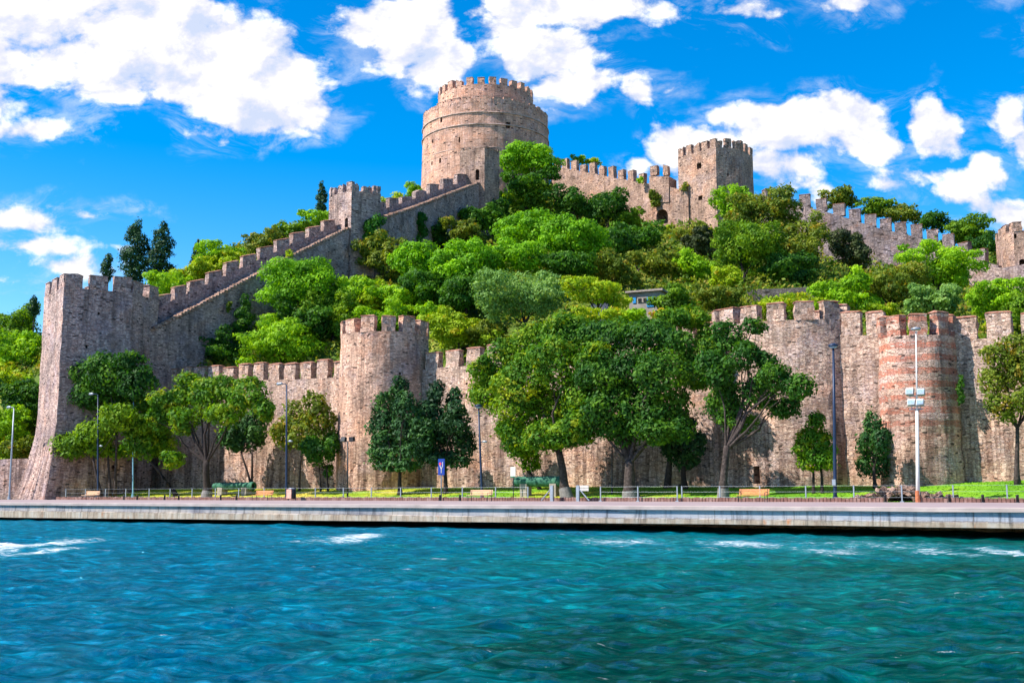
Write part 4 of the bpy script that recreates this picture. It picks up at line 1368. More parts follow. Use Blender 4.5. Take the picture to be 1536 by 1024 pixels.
def crown_lobes(c, rx, ry, rz, kind):
    lob = []
    if kind == 'pine':
        nl = 26; rs = (0.24, 0.38)
    elif kind == 'cypress':
        for k in range(14):
            f = k / 13; w = math.sin(math.pi * (0.10 + 0.84 * f ** 0.8)) ** 0.7
            for q in range(2):
                a = random.uniform(0, 6.28)
                lob.append((c[0] + rx * 0.42 * w * math.cos(a), c[1] + ry * 0.42 * w * math.sin(a), c[2] - rz + 2 * rz * f * 0.93 + random.uniform(-.1, .1) * rz, rx * 0.60 * w + 0.1, ry * 0.60 * w + 0.1, rz * 0.17))
        return lob
    elif kind == 'cone':
        for k in range(18):
            f = k / 17; w = (1 - f) ** 0.7 * 0.85 + 0.14
            for q in range(2 if f < .7 else 1):
                a = random.uniform(0, 6.28)
                lob.append((c[0] + rx * 0.55 * w * math.cos(a), c[1] + ry * 0.55 * w * math.sin(a), c[2] - rz * 0.85 + 1.75 * rz * f, rx * 0.50 * w + 0.12, ry * 0.5 * w + 0.12, rz * 0.20))
        return lob
    else:
        nb = random.randint(5, 7) if kind == 'broad' else random.randint(4, 6)
        for k in range(nb):
            a = k * 2.39996 + random.uniform(-.6, .6); zz = -0.45 + 1.05 * (k + 0.5) / nb + random.uniform(-.12, .12)
            f = random.uniform(0.35, 0.62); br = random.uniform(0.36, 0.56)
            bc = (c[0] + rx * f * math.cos(a), c[1] + ry * f * math.sin(a), c[2] + rz * zz)
            lob.append((bc[0], bc[1], bc[2], rx * br * 0.72, ry * br * 0.72, rz * br * 0.72))
            for q in range(8 if kind == 'broad' else 7):
                d = Vector((random.gauss(0, 1), random.gauss(0, 1), random.gauss(0.25, 1))).normalized()
                s = br * random.uniform(0.25, 0.52); g = br * random.uniform(0.65, 1.12)
                lob.append((bc[0] + d.x * rx * g, bc[1] + d.y * ry * g, bc[2] + d.z * rz * g, s * rx, s * ry, s * rz * random.uniform(.7, 1.0)))
        lob.append((c[0], c[1], c[2] - rz * 0.1, rx * 0.5, ry * 0.5, rz * 0.5))
        return lob
    for k in range(nl):
        z = -0.55 + 1.5 * (k + 0.5) / nl
        z = min(z, 0.93)
        a = k * 2.39996 + random.uniform(-.5, .5)
        h = math.sqrt(max(0.02, 1 - z * z)) if z > -0.3 else math.sqrt(1 - z * z) * 0.9
        f = random.uniform(0.55, 0.86)
        s = random.uniform(*rs)
        m = min(rx, rz)
        lob.append((c[0] + rx * h * f * math.cos(a), c[1] + ry * h * f * math.sin(a), c[2] + rz * z * f,
                    s * rx, s * ry, s * rz * (0.72 if kind == 'pine' else 1.0)))
    lob.append((c[0], c[1], c[2], rx * 0.55, ry * 0.55, rz * 0.55))
    return lob


def limbs(t, foot, lobes, rad, bark, fork=0.45, nl=7, lean=None, name='trunk', white=0):
    """trunk with limbs that reach into the lobes"""
    foot = Vector(foot)
    L_ = [Vector(l[:3]) for l in lobes]
    cen = sum(L_, Vector()) / len(L_)
    lowz = min(l[2] - l[5] * 0.2 for l in lobes)
    fz = foot.z + max(0.8, (lowz - foot.z) * (0.9 if fork is None else fork * 2.0))
    fz = min(fz, cen.z)
    f = Vector((foot.x + (cen.x - foot.x) * 0.35, foot.y + (cen.y - foot.y) * 0.35, fz))
    if lean: f = Vector(lean)
    mb = MB()
    n = 6
    pts = [foot + UPV * -0.4]
    for i in range(1, n + 1):
        s = i / n
        p = foot.lerp(f, s) + Vector((math.sin(s * 4 + foot.x), math.cos(s * 3 + foot.y), 0)) * rad * 0.35 * (1 - s)
        pts.append(p)
    mb.tube(pts, [rad * 1.5, rad * 1.15] + [rad * (1 - 0.3 * i / n) for i in range(2, n + 1)], 10)
    pick = sorted(range(len(L_)), key=lambda i: -lobes[i][3])[:nl] if len(L_) > nl else range(len(L_))
    for i in pick:
        e = L_[i]
        d = (e - f)
        if d.length < 0.3: continue
        mid = f + d * 0.45 + Vector((random.uniform(-.1, .1), random.uniform(-.1, .1), random.uniform(-0.02, .10))) * d.length
        mid2 = f + d * 0.75 + Vector((random.uniform(-.08, .08), random.uniform(-.08, .08), random.uniform(0, .08))) * d.length
        r0 = rad * random.uniform(0.26, 0.44)
        mb.tube([f - (f - foot).normalized() * rad * 0.6, f.lerp(mid, 0.5) + Vector((d.x, d.y, 0)) * 0.06, mid, mid2, e], [r0 * 1.1, r0 * 0.9, r0 * 0.65, r0 * 0.42, r0 * 0.15], 6, cap=False)
        for q in range(2):
            s_ = mid.lerp(mid2, random.random()); e2 = e + Vector((random.uniform(-1, 1) * lobes[i][3], random.uniform(-1, 1) * lobes[i][4], random.uniform(-.4, .9) * lobes[i][5])) * 0.7
            mb.tube([s_, s_.lerp(e2, .5) + UPV * 0.1, e2], [r0 * 0.35, r0 * 0.22, r0 * 0.08], 5, cap=False)
    tr = mb.build(name, bark, t, smooth=True)
    if white:
        w = MB(); m2 = 4
        w.tube([pts[0] + UPV * 0.2, pts[1].lerp(pts[2], 0.2)] if white < 0.5 else [pts[0] + UPV * 0.2, pts[1], pts[2]], [rad * 1.5 + 0.02, rad * 1.17 + 0.02] if white < 0.5 else [rad * 1.5 + .02, rad * 1.16 + .02, rad * (1 - .3 * 2 / n) + .02], 10, cap=False)
        w.build('limewash', M['lime'], tr, org=WORLD_ORG[tr], smooth=True)
    return tr


LEAFPX = 0.0014


def hill_tree(name, kind, col, px, py, rx, ry, fpy, label, cat, group=None, bark='barkdark', Y=None, dens=1.0, trunk=True):
    if Y is None:
        f = foot_on_hill(px, fpy)
        if f is None:
            f = P(px, fpy, 215); f.z = tq(f.x, f.y)
    else:
        f = P(px, fpy, Y); f.z = tq(f.x, f.y)
    Yc = f.y
    rx *= 1.16; ry *= 1.16
    c = P(px, py, Yc)
    if uv_of(c)[1] < WALLV + 5 + rx / F * Yc * 0.6 and uv_of(c)[1] > WALLV:      # keep crowns clear of the shore wall
        s = (WALLV + 5 + rx / F * Yc * 0.6) - uv_of(c)[1]
        Yc = Yc + s; c = P(px, py, Yc); f = Vector((c.x, c.y, tq(c.x, c.y)))
    wx, wz = rx / F * Yc, ry / F * Yc
    wy = wx * (0.85 if kind != 'cypress' else 1.0)
    t = thing(name, f, label, cat, group)
    lob = crown_lobes(c, wx, wy, wz, kind)
    size = LEAFPX * Yc * (1.0 if rx > 25 else 0.8)
    n = int(2.3 * dens * (rx * ry * math.pi) / ((size / Yc * F) ** 2 * 1.2) * 4.6)
    n = min(n, 56000)
    vv, tint = leaf_cloud(lob, n, size, up=0.35 if kind == 'pine' else 0.2, asp=0.5)
    fast_mesh('crown', vv, 4, L[col], t, tint=tint)
    if trunk:
        limbs(t, f, lob, max(0.10, wx * 0.06), M[bark], nl=5)
    return t


# (name, habit, foliage, px, py, rx, ry, foot row, label, category, fixed distance)
G1 = 'trees on the hillside'; G2 = 'bushes on the hillside'
HT = [
    ('cypress_tree', 'cypress', 'cypress', 204, 378, 21, 40, 425, 'dark cypress with a broad top, left of the pair on the left skyline', 'tree', 168),
    ('cypress_tree', 'cypress', 'cypress', 243, 380, 19, 40, 425, 'dark cypress with a ragged top, right of the pair on the left skyline', 'tree', 168),
    ('cypress_tree', 'cypress', 'cypress', 162, 399, 9, 18, 440, 'small dark cypress peeping over the shore tower battlements', 'tree', 160),
    ('conifer_tree', 'cone', 'cypress', 297, 380, 10, 18, 410, 'small dark fir-like tree on the left skyline, between cypresses and climbing wall', 'tree', 172),
    ('cypress_tree', 'cypress', 'cypress', 482, 299, 8, 24, 325, 'thin lone cypress on the skyline beside the small square tower', 'tree', 178),
    ('cypress_tree', 'cypress', 'cypress', 51, 458, 7, 13, 480, 'short dark cypress against the sky just left of the shore tower', 'tree', 165),
    ('bush', 'bush', 'bright', 258, 428, 40, 24, 450, 'bright green bush right behind the shore tower, above the lowest climbing battlements', 'bush', 152),
    ('bush', 'bush', 'lime', 292, 408, 34, 22, 430, 'yellow-green bush behind the climbing wall, below the small fir-like tree', 'bush', 156),
    ('bush', 'bush', 'bright', 333, 385, 34, 22, 410, 'rounded bright bush on the left skyline, right of the small fir-like tree', 'bush', 160),
    ('bush', 'bush', 'lime', 352, 396, 36, 18, 410, 'low yellow-green bush just above the middle of the climbing battlements', 'bush', 158),
    ('bush', 'bush', 'olive', 398, 366, 36, 20, 385, 'olive bush on the skyline above the middle of the climbing wall', 'bush', 164),
    ('bush', 'bush', 'mid', 438, 350, 30, 18, 365, 'mid-green bush on the skyline left of the lone thin cypress', 'bush', 168),
    ('bush', 'bush', 'bright', 477, 333, 32, 16, 345, 'bright bush at the foot of the lone thin cypress', 'bush', 170),
    ('bush', 'bush', 'lime', 590, 304, 24, 9, 318, 'thin yellow-green bush on the skyline right of the small square tower', 'bush', 185),
    ('bush', 'bush', 'bright', 625, 289, 14, 16, 305, 'little bright bush on the skyline at the left foot of the round keep', 'bush', 198),
    ('broadleaf_tree', 'broad', 'mid', 20, 500, 42, 36, 545, 'mid-green tree at the top of the wooded slope at the far left', 'tree', 172),
    ('broadleaf_tree', 'broad', 'lime', -12, 545, 45, 36, 590, 'yellow-green tree cut by the left edge, halfway down the wooded slope', 'tree', 160),
    ('broadleaf_tree', 'broad', 'bright', 34, 560, 34, 42, 610, 'bright tree touching the left side of the shore tower', 'tree', 156),
    ('broadleaf_tree', 'broad', 'olive', 4, 600, 40, 34, 640, 'olive tree at the left edge above the dark pocket of the slope', 'tree', 150),
    ('broadleaf_tree', 'broad', 'mid', 30, 640, 30, 38, 690, 'mid-green tree low against the shore tower, above the roadside wall', 'tree', 142),
    ('bush', 'bush', 'lime', -5, 665, 32, 28, 700, 'yellow-green bush at the left edge just above the roadside wall', 'bush', 140),
    ('broadleaf_tree', 'broad', 'deep', -60, 600, 55, 70, 680, 'deep green tree beyond the left edge of the slope', 'tree', 165),
    ('broadleaf_tree', 'broad', 'deep', 25, 600, 34, 30, 650, 'dark tree in the shaded pocket of the far left slope', 'tree', 138),
    ('bush', 'bush', 'bright', 8, 640, 34, 24, 690, 'bright bush at the left edge above the dry grass', 'bush', 136),
    ('bush', 'bush', 'olive', 28, 675, 26, 16, 700, 'olive bush right behind the roadside wall', 'bush', 134.5),
    ('broadleaf_tree', 'broad', 'bright', 15, 530, 40, 28, 600, 'light green tree high on the far left slope', 'tree', 150),
    ('bush', 'bush', 'lime', 12, 575, 34, 20, 600, 'yellow-green bush on the open patch of the far left slope', 'bush', 143),
    ('bush', 'bush', 'bright', 36, 588, 24, 20, 610, 'light bush hugging the shore tower, halfway up its left side', 'bush', 141),
    ('bush', 'bush', 'lime', 20, 560, 36, 18, 590, 'yellow-green bush above the open patch of the far left slope', 'bush', 148),
    # inside the walls, left
    ('stone_pine', 'pine', 'pine', 452, 432, 58, 46, 500, 'large rounded stone pine in front of the climbing wall', 'tree', None),
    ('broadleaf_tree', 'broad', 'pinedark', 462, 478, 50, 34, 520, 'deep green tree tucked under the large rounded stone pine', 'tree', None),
    ('broadleaf_tree', 'broad', 'bright', 420, 514, 58, 34, 555, 'bright feathery tree over the left battlements of the shore wall', 'tree', None),
    ('bush', 'bush', 'deep', 330, 528, 45, 30, 560, 'dark bush in the shade at the foot of the climbing wall', 'bush', None),
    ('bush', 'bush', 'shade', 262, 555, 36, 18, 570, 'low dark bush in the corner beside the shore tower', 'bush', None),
    ('bush', 'cypress', 'deep', 366, 488, 16, 38, 520, 'dark upright ivy-like shrub against the climbing wall, left of the large stone pine', 'bush', None),
    ('broadleaf_tree', 'broad', 'bright', 533, 440, 34, 28, 480, 'light green tree right of the large rounded stone pine', 'tree', None),
    ('broadleaf_tree', 'broad', 'mid', 500, 470, 36, 36, 510, 'mid-green tree above the left edge of the round tower', 'tree', None),
    ('bush', 'bush', 'lime', 560, 452, 36, 22, 478, 'yellow-green bush above the middle of the round tower', 'bush', None),
    ('broadleaf_tree', 'broad', 'olive', 573, 388, 36, 32, 425, 'yellowish tree at the foot of the small square tower', 'tree', None),
    ('bush', 'bush', 'bright', 575, 478, 40, 20, 500, 'light green bush showing through the round tower battlements', 'bush', None),
    ('broadleaf_tree', 'broad', 'bright', 610, 450, 45, 26, 480, 'bright spreading tree behind the right side of the round tower', 'tree', None),
    ('stone_pine', 'pine', 'pine', 626, 398, 36, 34, 450, 'bright stone pine, smaller and left of the central clump', 'tree', None),
    ('stone_pine', 'pine', 'pinedark', 640, 435, 36, 32, 480, 'dark lower stone pine below the small bright one', 'tree', None),
    ('broadleaf_tree', 'broad', 'olive', 690, 352, 32, 26, 392, 'olive tree under the turret below the keep', 'tree', None),
    ('broadleaf_tree', 'broad', 'pinedark', 718, 330, 32, 24, 370, 'mid-dark tree at the foot of the turret below the keep', 'tree', None),
    ('broadleaf_tree', 'broad', 'deep', 655, 352, 26, 24, 380, 'dark tree against the upper climbing wall', 'tree', None),
    ('stone_pine', 'pine', 'pine', 698, 402, 44, 42, 470, 'bright stone pine, left of the central clump', 'tree', None),
    ('stone_pine', 'pine', 'pinedark', 700, 445, 42, 34, 485, 'dark stone pine low in the central clump', 'tree', None),
    ('stone_pine', 'pine', 'pine', 795, 243, 42, 28, 300, 'lone bright stone pine at the right foot of the round keep', 'tree', 192),
    ('broadleaf_tree', 'broad', 'pinedark', 788, 278, 46, 22, 320, 'dark tree under the lone stone pine at the keep', 'tree', 190),
    ('bush', 'bush', 'mid', 790, 310, 38, 24, 335, 'mid-green bush below the lone stone pine at the keep', 'bush', None),
    ('bush', 'bush', 'deep', 745, 320, 24, 30, 350, 'dark bush in the shade of the turret corner', 'bush', None),
    ('stone_pine', 'pine', 'pine', 800, 352, 56, 30, 420, 'largest bright stone pine, top of the central clump', 'tree', None),
    ('stone_pine', 'pine', 'pine', 770, 392, 44, 32, 450, 'bright stone pine in the middle of the central clump', 'tree', None),
    ('stone_pine', 'pine', 'pine', 862, 362, 46, 38, 440, 'bright stone pine, right end of the central clump', 'tree', None),
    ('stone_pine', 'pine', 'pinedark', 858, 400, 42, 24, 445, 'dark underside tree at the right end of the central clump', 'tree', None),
    ('broadleaf_tree', 'broad', 'deep', 862, 305, 34, 22, 345, 'dark tree below the left part of the hilltop wall', 'tree', None),
    ('broadleaf_tree', 'broad', 'deep', 912, 312, 38, 26, 350, 'rounded dark tree below the middle of the hilltop wall', 'tree', None),
    ('broadleaf_tree', 'broad', 'pinedark', 955, 356, 38, 20, 385, 'deep green tree left of the gate arch, low', 'tree', None),
    ('broadleaf_tree', 'broad', 'mid', 944, 328, 20, 16, 352, 'mid-green tree just left of the gate arch', 'tree', None),
    ('bush', 'bush', 'lime', 996, 347, 12, 8, 354, 'small yellow bush right under the gate arch', 'bush', None),
    ('bush', 'bush', 'olive', 1036, 352, 24, 15, 366, 'olive bush at the foot of the wall right of the gate arch', 'bush', None),
    ('bush', 'bush', 'shade', 1050, 365, 26, 28, 390, 'brownish dark bush under the many-sided tower', 'bush', None),
    ('broadleaf_tree', 'broad', 'deep', 915, 370, 45, 22, 400, 'dark spreading tree right of the central pine clump', 'tree', None),
    ('broadleaf_tree', 'broad', 'bright', 1100, 312, 26, 34, 370, 'bright slender tree hiding the foot of the many-sided tower', 'tree', None),
    ('broadleaf_tree', 'broad', 'olive', 1150, 320, 50, 38, 410, 'big yellowish tree right of the many-sided tower, its upper crown', 'tree', None),
    ('broadleaf_tree', 'broad', 'mid', 1115, 368, 52, 40, 430, 'green tree left and low in front of the big yellowish tree', 'tree', None),
    ('broadleaf_tree', 'broad', 'olive', 1192, 370, 40, 42, 425, 'olive tree right of the big yellowish tree', 'tree', None),
    ('bush', 'bush', 'deep', 1180, 405, 44, 26, 432, 'dark undergrowth below the big yellowish tree', 'bush', None),
    ('broadleaf_tree', 'broad', 'shade', 1275, 378, 30, 36, 425, 'dark purplish tree against the descending wall', 'tree', None),
    ('bush', 'bush', 'bright', 1040, 402, 40, 24, 425, 'bright bush in the middle of the open slope below the gate', 'bush', None),
    ('bush', 'bush', 'lime', 1090, 418, 30, 18, 436, 'yellow-green bush left of the retaining wall', 'bush', None),
    ('broadleaf_tree', 'broad', 'olive', 985, 398, 42, 20, 425, 'olive tree on the open slope below the gate', 'tree', None),
    ('broadleaf_tree', 'broad', 'olive', 920, 405, 34, 26, 440, 'grey-olive tree left of the bare white tree', 'tree', None),
    ('broadleaf_tree', 'broad', 'olive', 1075, 448, 48, 22, 490, 'flat-topped leaning tree above the bulging tower', 'tree', None),
    ('bush', 'bush', 'mid', 1014, 452, 30, 26, 485, 'round green bush right of the garden hut', 'bush', 116),
    ('broadleaf_tree', 'broad', 'lime', 895, 440, 44, 20, 480, 'yellowing tree left of the garden hut', 'tree', 116),
    ('bush', 'bush', 'lime', 912, 474, 46, 13, 485, 'low yellow-green bush in front of the garden hut', 'bush', 113),
    ('bush', 'bush', 'bright', 945, 478, 26, 12, 490, 'low bright bush right under the window of the garden hut', 'bush', 112),
    ('bush', 'bush', 'gold', 984, 474, 11, 9, 484, 'small golden bush below the blue door of the garden hut', 'bush', 114),
    ('broadleaf_tree', 'broad', 'sage', 785, 448, 58, 44, 520, 'pale sage-green tree low in the middle, leaves catching the light', 'tree', None),
    ('bush', 'bush', 'lime', 690, 500, 52, 30, 535, 'bright yellow-green bush right of the round tower', 'bush', None),
    ('bush', 'bush', 'bright', 655, 480, 26, 24, 510, 'bright bush touching the right side of the round tower', 'bush', None),
    ('bush', 'bush', 'olive', 735, 505, 30, 22, 530, 'orange-tinged olive bush above the middle shore wall', 'bush', None),
    ('bush', 'bush', 'bright', 1262, 447, 52, 32, 480, 'dense bright green bush above the bulging tower', 'bush', None),
    ('bush', 'bush', 'lime', 1180, 462, 60, 14, 480, 'strip of yellow-green growth behind the bulging tower battlements', 'bush', None),
    ('broadleaf_tree', 'broad', 'olive', 1335, 432, 52, 30, 470, 'yellow-olive tree between the dense bright bush and the right slope', 'tree', None),
    ('broadleaf_tree', 'broad', 'bright', 1405, 408, 56, 34, 460, 'large light green tree on the right slope below the descending wall', 'tree', None),
    ('bush', 'bush', 'sage', 1405, 452, 44, 28, 485, 'grey-green bush above the banded tower', 'bush', None),
    ('bush', 'bush', 'lime', 1325, 468, 28, 12, 482, 'small yellow growth behind the battlements left of the banded tower', 'bush', None),
    ('broadleaf_tree', 'broad', 'bright', 1500, 452, 46, 34, 495, 'bright tree at the right edge above the shore wall', 'tree', None),
    ('broadleaf_tree', 'broad', 'mid', 1550, 470, 40, 34, 500, 'mid-green tree cut by the right edge above the shore wall', 'tree', None),
    ('bush', 'bush', 'lime', 1488, 488, 20, 16, 500, 'bright sprig between the last battlements on the right', 'bush', None),
    ('bush', 'bush', 'bright', 1440, 492, 16, 14, 503, 'small green bush right behind the banded tower', 'bush', None),
    # skyline right
    ('broadleaf_tree', 'broad', 'olive', 1262, 299, 28, 15, 325, 'rounded tree on the right skyline, first behind the descending battlements', 'tree', 196),
    ('broadleaf_tree', 'broad', 'mid', 1312, 312, 28, 14, 332, 'second skyline tree behind the descending battlements', 'tree', 192),
    ('broadleaf_tree', 'broad', 'olive', 1352, 322, 30, 16, 345, 'third skyline tree behind the descending battlements', 'tree', 190),
    ('broadleaf_tree', 'broad', 'deep', 1398, 334, 24, 16, 355, 'fourth skyline tree behind the descending battlements, darker', 'tree', 186),
    ('broadleaf_tree', 'broad', 'mid', 1450, 348, 40, 22, 380, 'widest skyline tree, left of the tower at the right edge', 'tree', 184),
    ('broadleaf_tree', 'broad', 'deep', 1478, 370, 28, 18, 390, 'dark tree just left of the tower at the right edge', 'tree', 176),
    ('bush', 'bush', 'bright', 868, 240, 12, 7, 250, 'small bright shrub on the skyline behind the left hilltop battlements', 'bush', 210),
    ('bush', 'bush', 'lime', 888, 243, 12, 5, 252, 'small yellowish shrub on the skyline behind the hilltop battlements', 'bush', 210),
]
SKY_Z = {}
for h in HT:
    name, kind, col, px, py, rx, ry, fpy, label, cat, Y = h
    t_ = hill_tree(name, kind, col, px, py, rx, ry, fpy, label, cat, G1 if cat == 'tree' else G2, Y=Y, trunk=True)

# plants rooted in the walls
def wall_plant(px, py, rx, ry, Y, col, label, name='ivy', cat='climbing plant', thick=0.5):
    c = P(px, py, Y)
    wx, wz = rx / F * Y, ry / F * Y
    t = thing(name, c - UPV * wz, label, cat)
    lob = []
    for k in range(16):
        a = random.uniform(-.7, .7); b = -0.8 + 1.6 * k / 15
        lob.append((c.x + a * wx * (1 - 0.4 * abs(b)), c.y + random.uniform(-.2, .2), c.z + b * wz, wx * 0.35, thick, wz * 0.25))
    vv, tint = leaf_cloud(lob, int(rx * ry * 4.5), LEAFPX * Y * 0.9)
    fast_mesh('foliage', vv, 4, L[col], t, tint=tint)


wall_plant(562, 350, 22, 28, 153.0, 'ivy', 'sheet of dark ivy hanging on the right face of the small square tower')
wall_plant(629, 345, 17, 28, 166.5, 'ivy', 'sheet of dark ivy on the upper climbing wall')
wall_plant(960, 270, 6, 4, 186.5, 'bright', 'tuft of bright weeds on top of the hilltop wall', 'weeds', 'plant')
wall_plant(982, 298, 12, 14, 184.4, 'olive', 'brownish weeds hanging over the gate arch', 'weeds', 'plant', 0.25)
wall_plant(1027, 280, 7, 7, 182.2, 'olive', 'yellowish tuft growing beside the many-sided tower', 'weeds', 'plant')
wall_plant(344, 460, 4, 8, 136.4, 'olive', 'small weed tuft in the face of the climbing wall', 'weeds', 'plant', 0.2)
wall_plant(434, 381, 7, 6, 144.5, 'lime', 'yellow weed tuft on the edge of the climbing wall walk', 'weeds', 'plant', 0.3)
wall_plant(1440, 585, 5, 22, 84.0, 'deep', 'dark streak of creeper in the corner right of the banded tower', 'ivy', 'climbing plant', 0.25)


# ---------------- undergrowth of the whole hill: leafy mass nobody could count
def undergrowth():
    n = 300000
    u = R.uniform(-110, 170, n); v = WALLV + 3.5 + 120 * R.random(n) ** 1.2
    X = O.x + EU.x * u + EV.x * v; Y = O.y + EU.y * u + EV.y * v
    ok = (Y < 235) & (X / Y > -0.56) & (X / Y < 0.56)
    X, Y = X[ok], Y[ok]; n = len(X)
    gi = np.clip((X - GX[0]) / 2, 0, len(GX) - 2); gj = np.clip((Y - GY[0]) / 2, 0, len(GY) - 2)
    a, b = gi.astype(int), gj.astype(int); fx, fy = gi - a, gj - b
    Z = GZ[a, b] * (1 - fx) * (1 - fy) + GZ[a + 1, b] * fx * (1 - fy) + GZ[a, b + 1] * (1 - fx) * fy + GZ[a + 1, b + 1] * fx * fy
    hn = (np.sin(X * 0.9 + 2 * np.sin(Y * 0.31)) * np.sin(Y * 0.8 + 1.7 * np.sin(X * 0.23)) + 0.6 * np.sin(X * 2.1 + Y * 1.3)) * 0.5
    h = np.clip(hn + 0.45, 0.05, 1.3) * 1.9
    Z = Z - 0.1 + h * R.random(n) ** 0.5
    c = np.stack([X, Y, Z], 1)
    nrm = R.normal(0, 0.6, (n, 3)); nrm[:, 2] += 0.7; nrm[:, 1] -= 0.3
    nrm /= np.linalg.norm(nrm, axis=1)[:, None]
    p = np.cross(nrm, R.normal(size=(n, 3))); p /= np.linalg.norm(p, axis=1)[:, None]; q = np.cross(nrm, p)
    s = (0.0019 * Y * R.uniform(0.6, 1.5, n))[:, None]
    vv = np.stack([c - p * s, c - q * s * .5, c + p * s, c + q * s * .5], 1).reshape(-1, 3)
    m = leaf_mat('hillside_undergrowth', (0.03, 0.08, 0.008), (0.11, 0.21, 0.014), (0.34, 0.36, 0.03), accent=(0.42, 0.26, 0.06))
    tag(fast_mesh('undergrowth', vv, 4, m, tint=R.random(n)), 'low yellow-green scrub and weeds covering the castle hill', 'undergrowth', kind='stuff')


undergrowth()


# ---------------- waterfront trees: crowns built lobe by lobe
def front_tree(name, col, foot, v, lobes, label, cat='tree', rad=0.3, bark='bark', fork=None, white=0, dens=1.0, nl=9, sub=5, stems=None, group=None, depth=0.8, leaf=0.0018):
    """lobes: (px, py, rx, ry[, depth shift]) in photo pixels at inland distance v"""
    f = Wv(foot[0], foot[1], v); f.z = lawn_at(f)
    t = thing(name, f, label, cat, group)
    big = []; small = []
    for l in lobes:
        px, py, rx, ry = l[:4]; dv = l[4] if len(l) > 4 else random.uniform(-1.2, 1.2)
        c = Wv(px, py, v + dv); Y = c.y
        rx *= 1.15; ry *= 1.15
        wx, wz = rx / F * Y, ry / F * Y; wy = (wx + wz) / 2 * depth
        big.append((c.x, c.y, c.z, wx * 0.7, wy * 0.7, wz * 0.7))
        for k in range(sub):
            d = Vector((random.gauss(0, 1), random.gauss(0, 1), random.gauss(0.15, 1))).normalized()
            s = random.uniform(0.34, 0.55)
            small.append((c.x + d.x * wx * (1 - s), c.y + d.y * wy * (1 - s), c.z + d.z * wz * (1 - s), wx * s, wy * s, wz * s * 0.85))
    lob = big + small
    Y = f.y; size = leaf * Y
    n = 0
    for l in lobes: n += l[2] * l[3] * math.pi
    n = int(n / ((size / Y * F) ** 2 * 1.2) * 9.0 * dens)
    vv, tint = leaf_cloud(lob, min(n, 90000), size, fill=0.5, asp=0.5)
    # leave no leaves inside the shore wall
    cen = vv.reshape(-1, 4, 3).mean(1)
    vv_v = (cen[:, 0] - O.x) * EV.x + (cen[:, 1] - O.y) * EV.y
    okk = vv_v < WALLV - 0.15
    vv = vv.reshape(-1, 4, 3)[okk].reshape(-1, 3); tint = tint[okk]
    fast_mesh('crown', vv, 4, L[col], t, tint=tint)
    if stems is None:
        limbs(t, f, big, rad, M[bark], nl=nl, lean=(lambda q: Vector((q.x, q.y, q.z)))(Wv(fork[0], fork[1], v)) if fork else None, white=white)
    else:
        for (a, b, r) in stems:
            A = Wv(a[0], a[1], v); A.z = lawn_at(A); B = Wv(b[0], b[1], v)
            near = sorted(big, key=lambda l: (Vector(l[:3]) - B).length)[:4]
            limbs(t, A, near, r, M[bark], nl=4, lean=B, white=white)
    return t


FG = 'trees along the waterfront lawn'
front_tree('broadleaf_tree', 'deep', (166, 735), 34.8, [(170, 562, 50, 34), (128, 575, 32, 32), (205, 575, 30, 28), (150, 600, 50, 28), (190, 545, 26, 20)],
           'dark green tree leaning on the shore tower, with two pale stems', stems=[((166, 735), (160, 640), 0.14), ((173, 732), (176, 640), 0.14)], bark='bark')
front_tree('broadleaf_tree', 'mid', (152, 738), 33.4, [(110, 668, 30, 22), (145, 650, 34, 24), (178, 628, 30, 24), (150, 672, 26, 16), (205, 640, 24, 22)],
           'low bright green tree in front of the shore tower, nearest the left bench', stems=[((153, 740), (140, 690), 0.16)], bark='barkdark')
front_tree('broadleaf_tree', 'deepgold', (268, 737), 36.5, [(205, 610, 30, 26), (232, 640, 30, 28), (248, 665, 24, 22), (215, 665, 30, 24), (262, 688, 20, 16), (180, 680, 22, 14)],
           'leaning tree with a slanting trunk, left of the large forked waterfront tree', stems=[((268, 738), (225, 690), 0.20)], bark='barkdark')
front_tree('broadleaf_tree', 'deepgold', (309, 745), 34.5, [(255, 605, 32, 28), (290, 585, 36, 28), (330, 590, 40, 30), (372, 592, 38, 28), (395, 615, 20, 20), (280, 628, 30, 24), (340, 625, 32, 22), (240, 630, 20, 22), (310, 610, 30, 26)],
           'large forked waterfront tree with a rounded golden-green crown, left of the first cannon', rad=0.42, bark='barkdark', fork=(310, 690), white=0.4, nl=8)
front_tree('broadleaf_tree', 'conifer', (378, 735), 41, [(352, 650, 30, 28), (382, 636, 30, 34), (370, 665, 28, 18)],
           'small dark tree on two thin stems, between the large forked tree and the tall lamp', stems=[((380, 735), (362, 680), 0.13), ((378, 735), (378, 680), 0.13)], bark='barkdark')
front_tree('broadleaf_tree', 'olive', (450, 738), 40.5, [(470, 605, 20, 20), (445, 625, 26, 24), (480, 630, 26, 26), (425, 655, 22, 24), (460, 655, 30, 24), (490, 655, 18, 22)],
           'light open-crowned tree left of the round tower, behind the tall lamp', stems=[((449, 738), (452, 670), 0.12)], dens=0.75, bark='bark')
front_tree('bush', 'deep', (483, 735), 40, [(480, 680, 28, 20), (495, 670, 14, 22), (470, 668, 20, 14), (492, 705, 10, 12)],
           'dark round bush on thin stems under the light open-crowned tree', 'bush', stems=[((481, 737), (479, 700), 0.09), ((492, 736), (490, 700), 0.09)], bark='barkdark')
front_tree('conifer_tree', 'conifer', (600, 740), 37.5, [(598, 585, 16, 22), (580, 610, 24, 24), (612, 612, 24, 26), (578, 645, 28, 28), (612, 650, 32, 28), (590, 685, 36, 22), (625, 680, 22, 20), (634, 650, 22, 28), (572, 668, 22, 24), (600, 700, 36, 10)],
           'dense dark conifer in front of the round tower, the lighter of two neighbours', sub=7, rad=0.2, bark='barkdark', depth=0.7)
